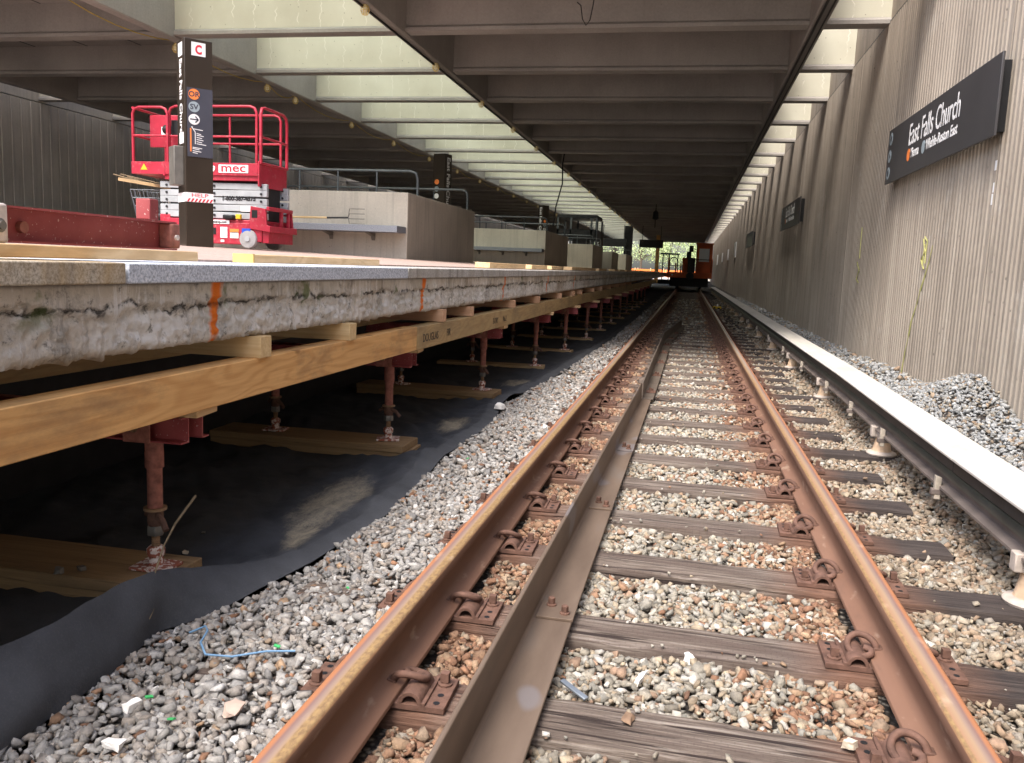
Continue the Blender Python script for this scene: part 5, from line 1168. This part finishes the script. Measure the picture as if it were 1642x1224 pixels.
for k, (y, ln) in enumerate(pl):
    o = B(-0.14, 0.0, 0, ln, 0, 0.05).build('lumber_plank', 'wood_new', None, loc=(-1.74 - 0.03 * (k % 3), y, 1.010), bevel=0.004); o.rotation_euler = (0, 0, random.uniform(-0.03, 0.03))
    tag(o, 'short tan plank on the distant platform edge, %s beyond the nearest two' % od(k), 'plank', 'planks on the platform edge')
cc_ = T('steel_channel', 'dark red steel channel with end plates lying on a plank', 'steel beam', (-1.76, 1.60, 1.044), 0.02)
mb = MB(); mb.box(-0.05, -0.045, 0, 1.17, 0, 0.1); mb.box(-0.05, 0, 0, 1.17, 0, 0.006); mb.box(-0.05, 0, 0, 1.17, 0.094, 0.1); mb.build('channel', 'oxide', cc_, smooth=0)
B(-0.045, 0.004, 1.125, 1.185, 0.0065, 0.0935).build('end_plate', 'prop', cc_, bevel=0.006); B(-0.0445, 0.006, 0.30, 0.372, -0.002, 0.104).build('end_plate', 'white_steel', cc_, bevel=0.008, )
mb = MB(); mb.lathe([(0.019, 0.006), (0.019, 0.014), (0.012, 0.016), (0.012, 0.022)], c=(0, 0.335, 0.045), n=14, axis='x'); mb.build('bolt', 'grey_steel', cc_)
MB().lathe([(0.011, 0.004), (0.011, 0.012)], c=(0, 1.157, 0.045), n=6, axis='x').build('bolt', 'white_steel', cc_)
MB().lathe([(0.017, -0.046), (0.017, -0.03), (0.009, -0.028)], c=(0, 0.47, 0.045), n=12, axis='x').build('bolt', 'prop', cc_)
MB().prism([(-0.050, 1.005), (0.004, 1.005), (0.004, 1.055), (-0.050, 1.055)], 'z', 0.1003, 0.170).build('tube_stub', 'oxide', cc_, bevel=0.003)

# elevator kiosk and hanging signs
kz = pz(-5); kk = T('elevator_kiosk', 'dark glazed elevator kiosk behind the third parapet', 'kiosk', (-5.4, 42, kz))
B(-6.5, -4.55, 41.5, 44.2, kz + 1.35, kz + 1.85).build('upper_panel', 'dark', kk, w=True); B(-6.5, -4.55, 41.5, 44.2, kz + 2.40, kz + 2.55).build('roof', 'dark', kk, w=True)
mb = MB()
for x in (-6.5, -5.85, -4.85, -4.60):
    for y in (41.5, 44.1): mb.box(x, x + 0.09, y, y + 0.09, kz, kz + 2.40)
mb.build('frame', 'rail_pipe', kk, w=True); B(-5.7, -4.9, 41.55, 44.0, kz, kz + 1.34).build('doors', 'dark', kk, w=True)
for k, (x, y, x2) in enumerate(((-6.9, 66, -4.9), (-3.9, 66, -2.1))):
    t = T('hanging_sign', ['dark hanging sign by the far pylon', 'dark hanging sign over the far platform edge'][k], 'sign', ((x + x2) / 2, y, 2.95), 0, 'dark hanging signs at the platform end')
    B(x, x2, y, y + 0.2, 2.85, 3.45).build('board', 'dark', t, w=True, bevel=0.01); mb = MB(); mb.tube([(x + 0.2, y + 0.1, 3.44), (x + 0.2, y + 0.1, 4.5)], 0.03, 6); mb.tube([(x2 - 0.2, y + 0.1, 3.44), (x2 - 0.2, y + 0.1, 4.5)], 0.03, 6); mb.build('hanger', 'dark', t, w=True)
o = B(-5.1, -4.5, 66.5, 67.1, 1.0, 4.49).build('dark_column', 'dark', None, loc=(-4.8, 66.8, 1.0), w=True, bevel=0.02); tag(o, 'dark square column between the two hanging signs', 'column')
o = B(-3.2, -2.85, 80, 80.35, 0.0, 4.4).build('timber_post', 'wood_beam', None, loc=(-3.0, 80, 0), w=True, bevel=0.01); tag(o, 'brown timber post at the open platform end', 'post')
t = T('canopy_frame', 'navy blue steel frame at the open platform end', 'frame', (-2.0, 82, 1)); mb = MB()
for x in (-2.6, -2.0, -1.2): mb.box(x, x + 0.1, 82, 82.1, 0.3, 2.7)
mb.build('posts', 'blue_frame', t, w=True); B(-2.8, -1.0, 81.9, 82.2, 2.7, 2.85).build('lintel', 'blue_frame', t, w=True)

# string lamps
def make_lamp():
    t = T('caged_lamp', '', 'lamp', (0, 0, 0), 0, 'caged work lamps strung along the roof edges')
    MB().lathe([(0.012, 0.05), (0.02, 0.045), (0.022, 0.0), (0.018, -0.01)], n=12).build('socket', 'cage', t)
    MB().lathe([(0.012, -0.008), (0.030, -0.04), (0.037, -0.075), (0.030, -0.105), (0.006, -0.118)], n=16).build('bulb', 'bulb', t, smooth=80)
    mb = MB()
    for k in range(8):
        a = k * math.pi / 4; ca, sa = math.cos(a), math.sin(a); mb.tube([(0.02 * ca, 0.02 * sa, 0.0), (0.055 * ca, 0.055 * sa, -0.05), (0.062 * ca, 0.062 * sa, -0.09), (0.035 * ca, 0.035 * sa, -0.14), (0.0, 0.0, -0.15)], 0.004, 4, False)
    for r_, z_ in ((0.055, -0.05), (0.062, -0.09), (0.04, -0.135)):
        mb.tube([(r_ * math.cos(q * math.pi / 6), r_ * math.sin(q * math.pi / 6), z_) for q in range(13)], 0.004, 4, False)
    mb.build('wire_cage', 'cage', t)
    return t
l0 = make_lamp(); u = False
rowA = [11.226 + 3.255 * k for k in range(0, 20)]; rowB = [10.0, 13.06, 16.158, 17.4, 20.5, 23.6, 27.0, 30.4, 33.8, 37.1, 40.5, 43.9, 47.2, 50.6, 54, 57.3, 60.7]
for row, xx, nm in ((rowA, -4.48, 'right'), (rowB, -8.52, 'left')):
    for k, y in enumerate(row):
        z_ = 4.45; lb = 'yellow caged work lamp on the %s edge of the skylight band, %s from the camera' % (nm, od(k))
        if not u: l0.location = (xx, y, z_); l0['label'] = lb; u = True
        else: dup(l0, (xx, y, z_), random.uniform(0, 6), lb)
    pts = []
    for k in range(len(row) - 1):
        for q in range(6):
            s_ = q / 6; sag = 0.16 if (xx < -5) else 0.03
            pts.append((xx + 0.0, row[k] + (row[k + 1] - row[k]) * s_, 4.49 - sag * 4 * s_ * (1 - s_)))
    o = MB().tube(pts, 0.008 if xx < -5 else 0.012, 5, False).build('lamp_cable', 'cable_y' if xx < -5 else 'black', None, smooth=80); tag(o, 'yellow cable sagging between lamps on the left roof edge' if xx < -5 else 'black cable feeding lamps on the right roof edge', 'cable')
o = MB().tube([(-3.95, 26.2, 4.6), (-4.0, 26.2, 4.2), (-3.98, 26.2, 3.6), (-4.15, 26.2, 2.9), (-4.2, 26.2, 2.3)], 0.022, 6).build('hanging_cable', 'black', None); tag(o, 'black cable hanging from the roof edge over the platform', 'cable')
o = MB().tube([(-1.63, 11.4, 4.46), (-1.58, 11.4, 4.42), (-1.55, 11.4, 4.25), (-1.50, 11.4, 4.17), (-1.45, 11.4, 4.24), (-1.42, 11.4, 4.42), (-1.40, 11.4, 4.6)], 0.007, 5).build('hanging_wire', 'black', None); tag(o, 'small black wire loop hanging from the nearest dark coffer', 'wire')
t = T('hanging_lamp', 'dark lamp hanging from the far roof above the track', 'lamp', (-1.9, 45, 4.0)); MB().lathe([(0.02, 0.5), (0.03, 0.2), (0.14, 0.1), (0.16, -0.25), (0.05, -0.3)], n=14).build('shade', 'black', t); MB().tube([(0, 0, -0.3), (0.0, 0, -0.7)], 0.03, 6).build('pull_rod', 'black', t)

# ================================================================== MAINTENANCE VEHICLE
vy = 57.0; vh = T('rail_maintenance_vehicle', 'orange rail flatbed with cab standing on the track far ahead', 'rail vehicle', (0, vy, 0))
B(-1.45, 1.45, vy, vy + 12, 0.72, 1.08).build('deck_frame', 'veh', vh, w=True, bevel=0.02)
B(-1.25, 1.25, vy + 0.3, vy + 11, 0.16, 0.715).build('undercarriage', 'dark', vh, w=True)
B(0.38, 1.42, vy + 0.6, vy + 2.6, 1.08, 1.82).build('cab_body', 'veh', vh, w=True, bevel=0.02)
mb = MB(); mb.box(0.38, 0.56, vy + 0.6, vy + 2.6, 1.82, 2.95); mb.box(1.22, 1.42, vy + 0.6, vy + 2.6, 1.82, 2.95); mb.box(0.561, 1.219, vy + 0.6, vy + 2.6, 2.68, 2.95); cbf = mb.build('cab_frame', 'veh', vh, w=True, bevel=0.01)
B(0.56, 1.22, vy + 0.66, vy + 0.68, 1.82, 2.68).build('cab_window', 'cabglass', vh, w=True); B(0.34, 1.46, vy + 0.5, vy + 2.7, 2.95, 3.05).build('cab_roof', 'veh', vh, w=True)
mb = MB()
for x in (-1.42, -0.95, -0.62, -0.42): mb.box(x, x + 0.09, vy + 0.05, vy + 0.15, 1.08, 1.08 + (0.95 if x < -1.4 else 0.62))
mb.build('stakes', 'veh', vh, w=True); B(1.38, 1.46, vy + 0.02, vy + 0.12, 1.08, 2.0).build('corner_post', 'veh', vh, w=True); B(-0.5, -0.15, vy + 0.4, vy + 1.2, 1.08, 2.05).build('engine_cover', 'veh', vh, w=True)
mb = MB(); pts = [(-1.15 + 0.25 * math.cos(a) + 0.1, vy + 0.1, 1.75 + 0.3 * math.sin(a)) for a in [math.pi * k / 8 for k in range(9)]]; mb.tube([(pts[0][0], pts[0][1], 1.1)] + pts + [(pts[-1][0], pts[-1][1], 1.1)], 0.035, 6); mb.tube([(-1.4, vy + 0.1, 1.5), (-0.5, vy + 0.1, 1.5)], 0.025, 6); mb.tube([(0.2, vy + 0.3, 1.95), (1.38, vy + 0.3, 1.95)], 0.03, 6); mb.tube([(1.38, vy + 0.3, 1.95), (1.38, vy + 0.3, 1.1)], 0.03, 6); mb.build('handrail', 'dark', vh, w=True)
mb = MB(); mb.box(-0.15, 0.34, vy + 0.2, vy + 1.5, 1.08, 2.05); mb.box(-0.25, 0.05, vy + 0.6, vy + 1.4, 2.05, 2.45); mb.box(-0.1, 0.18, vy + 0.7, vy + 1.3, 2.45, 2.85); mb.lathe([(0.24, vy - 0.25), (0.26, vy - 0.2), (0.26, vy), (0.2, vy)], c=(0.05, 0, 0.85), n=16, axis='y'); mb.build('machinery', 'dark', vh, w=True, bevel=0.01)
for x in (-0.75, 0.75):
    for y in (vy + 1.0, vy + 3.0, vy + 9.0): MB().lathe([(0.2, x - 0.06), (0.38, x - 0.06), (0.38, x + 0.06), (0.2, x + 0.06)], c=(0, y, 0.38), n=24, axis='x').build('wheel', 'dark', vh, w=True)
mb = MB(); mb.lathe([(0.06, vy - 0.03), (0.06, vy)], c=(-1.1, 0, 0.9), n=10, axis='y'); mb.build('headlight', 'white', vh, w=True)
# yellow track device and small white post
yd = T('yellow_track_device', 'small yellow device beside the wall side rail far ahead', 'track device', (1.05, 31, -0.2)); B(-0.13, 0.17, -0.08, 0.08, 0.02, 0.11).build('body', 'yellow', yd, bevel=0.02); MB().lathe([(0.03, 0.11), (0.03, 0.17), (0.015, 0.19)], c=(0.03, 0, 0), n=10).build('knob', 'white', yd); mb = MB(); mb.box(-0.1, -0.04, -0.081, -0.079, 0.03, 0.08); mb.box(0.03, 0.12, -0.082, -0.079, 0.0, 0.06); mb.build('slot', 'black', yd)

# ================================================================== BEYOND THE ROOF
for k, (x0, x1, y, h) in enumerate(((-9, -3.4, 112, 1.0), (-3.2, 1.2, 118, 0.9), (-12, 4, 135, 1.1))):
    t = T('barrier_fence', 'orange mesh barrier fence in the bright open yard, %s from the roof' % od(k), 'fence', ((x0 + x1) / 2, y, 0.2), 0, 'orange barrier fences in the yard')
    B(x0, x1, y, y + 0.03, 0.35, 0.3 + h).build('mesh_panel', 'net', t, w=True)
    q = x0
    while q <= x1: B(q - 0.04, q + 0.04, y - 0.05, y - 0.002, 0.1, 0.5 + h).build('post', 'wood_new', t, w=True); q += 2.0
def tree(x, y, h, r, seed, label):
    rn = random.Random(seed); t = T('leafy_tree', label, 'tree', (x, y, 0.2), 0, 'trees beyond the yard')
    mb = MB(); mb.tube([(0, 0, 0), (0.1, 0, h * 0.3), (0, 0.1, h * 0.75)], [0.25, 0.17, 0.05], 8)
    cl = []
    for k in range(11):
        a = rn.uniform(0, 6.28); rr = rn.uniform(0.2, 0.8) * r; z_ = h * rn.uniform(0.3, 0.92); cl.append((rr * math.cos(a), rr * math.sin(a), z_, r * rn.uniform(0.28, 0.5))); mb.tube([(0.05, 0.05, h * rn.uniform(0.25, 0.5)), cl[-1][:3]], [0.08, 0.03], 5)
    mb.build('trunk', 'bark', t); mb = MB()
    for k in range(2400):
        c_ = cl[k % 11]; d = Vector((rn.gauss(0, 1), rn.gauss(0, 1), rn.gauss(0, 0.8))); d = d.normalized() * c_[3] * rn.uniform(0.35, 1.1); p = Vector(c_[:3]) + d
        e1 = Vector((rn.gauss(0, 1), rn.gauss(0, 1), rn.gauss(0, 1))).normalized() * 0.16; e2 = e1.cross(Vector((rn.gauss(0, 1), rn.gauss(0, 1), rn.gauss(0, 1)))).normalized() * 0.12
        mb.add([p - e1, p + e2, p + e1, p - e2], [(0, 1, 2, 3)])
    mb.build('crown', 'fabric_tree', t, smooth=0)
for k, (x, y, h, r_) in enumerate(((-8.5, 150, 9, 4), (-3.5, 146, 8.5, 3.6), (1.5, 152, 9.5, 4), (-14, 160, 10, 4.5), (6, 158, 9, 4), (-20, 165, 9, 4))):
    tree(x, y, h, r_, 40 + k, 'green tree far beyond the open end of the roof, %s planted' % od(k))

# ================================================================== SMALL THINGS ON THE BALLAST
def rock(x, y, z, s, mat, label, sq=(1, 1, 1), nm='loose_stone'):
    tv, tf = tmpl[rng.integers(0, len(tmpl))]; bm = bmesh.new(); vv = [bm.verts.new((p[0] * s * sq[0], p[1] * s * sq[1], p[2] * s * sq[2] * 1.2)) for p in tv]
    for f in tf: bm.faces.new([vv[i] for i in f])
    bmesh.ops.subdivide_edges(bm, edges=bm.edges, cuts=2, use_grid_fill=True)
    for v_ in bm.verts: v_.co += v_.co.normalized() * s * 0.12 * noise.noise(v_.co * (2.2 / s))
    me = bpy.data.meshes.new(nm); bm.to_mesh(me); bm.free(); me.materials.append(M[mat]); o = bpy.data.objects.new(nm, me); col.objects.link(o); o.location = (x, y, z); o.rotation_euler = (0, 0, rng.uniform(0, 6))
    return tag(o, label, 'stone')
rock(-1.341, 1.86, -0.165, 0.038, 'stone_white', 'white chalky stone near the fabric edge at lower left')
rock(-1.27, 1.70, -0.165, 0.030, 'stone_white', 'smaller white stone at the bottom edge of the picture')
rock(-1.069, 1.92, -0.16, 0.055, 'stone_pink', 'flat pinkish stone beside the platform side rail', (1, 0.8, 0.5))
rock(-0.045, 2.20, -0.178, 0.038, 'stone_rust', 'flat rusty stone lying on the nearest wooden tie', (1.1, 0.7, 0.3))
rock(0.53, 2.20, -0.165, 0.028, 'stone_cream', 'cream stone on the nearest tie by the wall side rail')
rock(-1.47, 6.9, -0.15, 0.07, 'stone_white', 'white rock at the fabric edge near the third prop')
rock(-0.35 + 0.32, 2.50, -0.21, 0.034, 'stone_white', 'long white stone between the two nearest ties', (1.5, 0.6, 0.6))
rock(0.12, 2.66, -0.205, 0.035, 'stone_white', 'chalky white lump beside the second wooden tie', (1.4, 0.8, 0.6))
pts = [(-1.45, 2.30, -0.165), (-1.41, 2.33, -0.15), (-1.385, 2.30, -0.15), (-1.36, 2.22, -0.15), (-1.30, 2.15, -0.148), (-1.22, 2.16, -0.148), (-1.14, 2.22, -0.148), (-1.06, 2.25, -0.15)]
sp_ = []
for k in range(len(pts) - 1):
    for q in range(4): sp_.append(Vector(pts[k]).lerp(Vector(pts[k + 1]), q / 4))
o = MB().tube(pts, 0.0035, 6).build('blue_wire', 'cyan_wire', None, smooth=80); tag(o, 'thin blue wire lying on the grey ballast', 'wire')
for k, (x, y) in enumerate([(-1.12, 2.25), (-1.30, 1.88), (-1.10, 2.75), (-1.18, 1.80), (-1.22, 4.9)]):
    o = B(-0.010, 0.010, -0.005, 0.005, -0.002, 0.002).build('green_scrap', 'green', None, loc=(x, y, -0.142)); o.rotation_euler = (0.2, 0.2, k); tag(o, 'bright green plastic scrap on grey ballast, %s from the blue wire' % od(k), 'plastic scrap', 'green plastic scraps')
o = B(-0.055, 0.055, -0.009, 0.009, -0.004, 0.004).build('metal_strip', 'wire', None, loc=(-0.215, 2.34, -0.195), bevel=0.002); o.rotation_euler = (0.1, 0.1, -0.7); tag(o, 'short dark corrugated metal strip beside the guard rail', 'metal strip')
tw = MB(); P_ = [(-1.60, 2.24, -0.13), (-1.62, 2.36, -0.03), (-1.645, 2.46, 0.05), (-1.66, 2.55, 0.10), (-1.69, 2.72, 0.15)]
tw.tube([(-1.565, 2.20, -0.17)] + P_, [0.0025, 0.003, 0.0035, 0.003, 0.004, 0.005], 6); tw.tube([(-1.585, 2.22, -0.15), (-1.57, 2.27, -0.12), (-1.575, 2.30, -0.10)], 0.002, 5)
tag(tw.build('dry_twig', 'twig', None, smooth=60), 'dry twig leaning on the fabric fold by the nearest prop', 'twig')
for k, (x, y, r_) in enumerate(((-2.05, 3.35, 0.4), (-1.98, 3.1, 1.2), (-2.1, 2.62, 0.2), (-2.16, 2.58, 1.9))):
    rock(x, y, -0.225 if k < 2 else -0.14, 0.017 if k < 2 else 0.022, 'stone', ['small grey chip on the black fabric behind the nearest prop', 'second small chip on the fabric, closer to the nearest prop', 'grey stone chip on the nearest sill plank', 'smaller grey chip beside the chip on the nearest sill plank'][k])
    ob = col.objects[-1]
    ob.data.materials[0] = M['stone_cream'] if k == 1 else M['grey_steel']
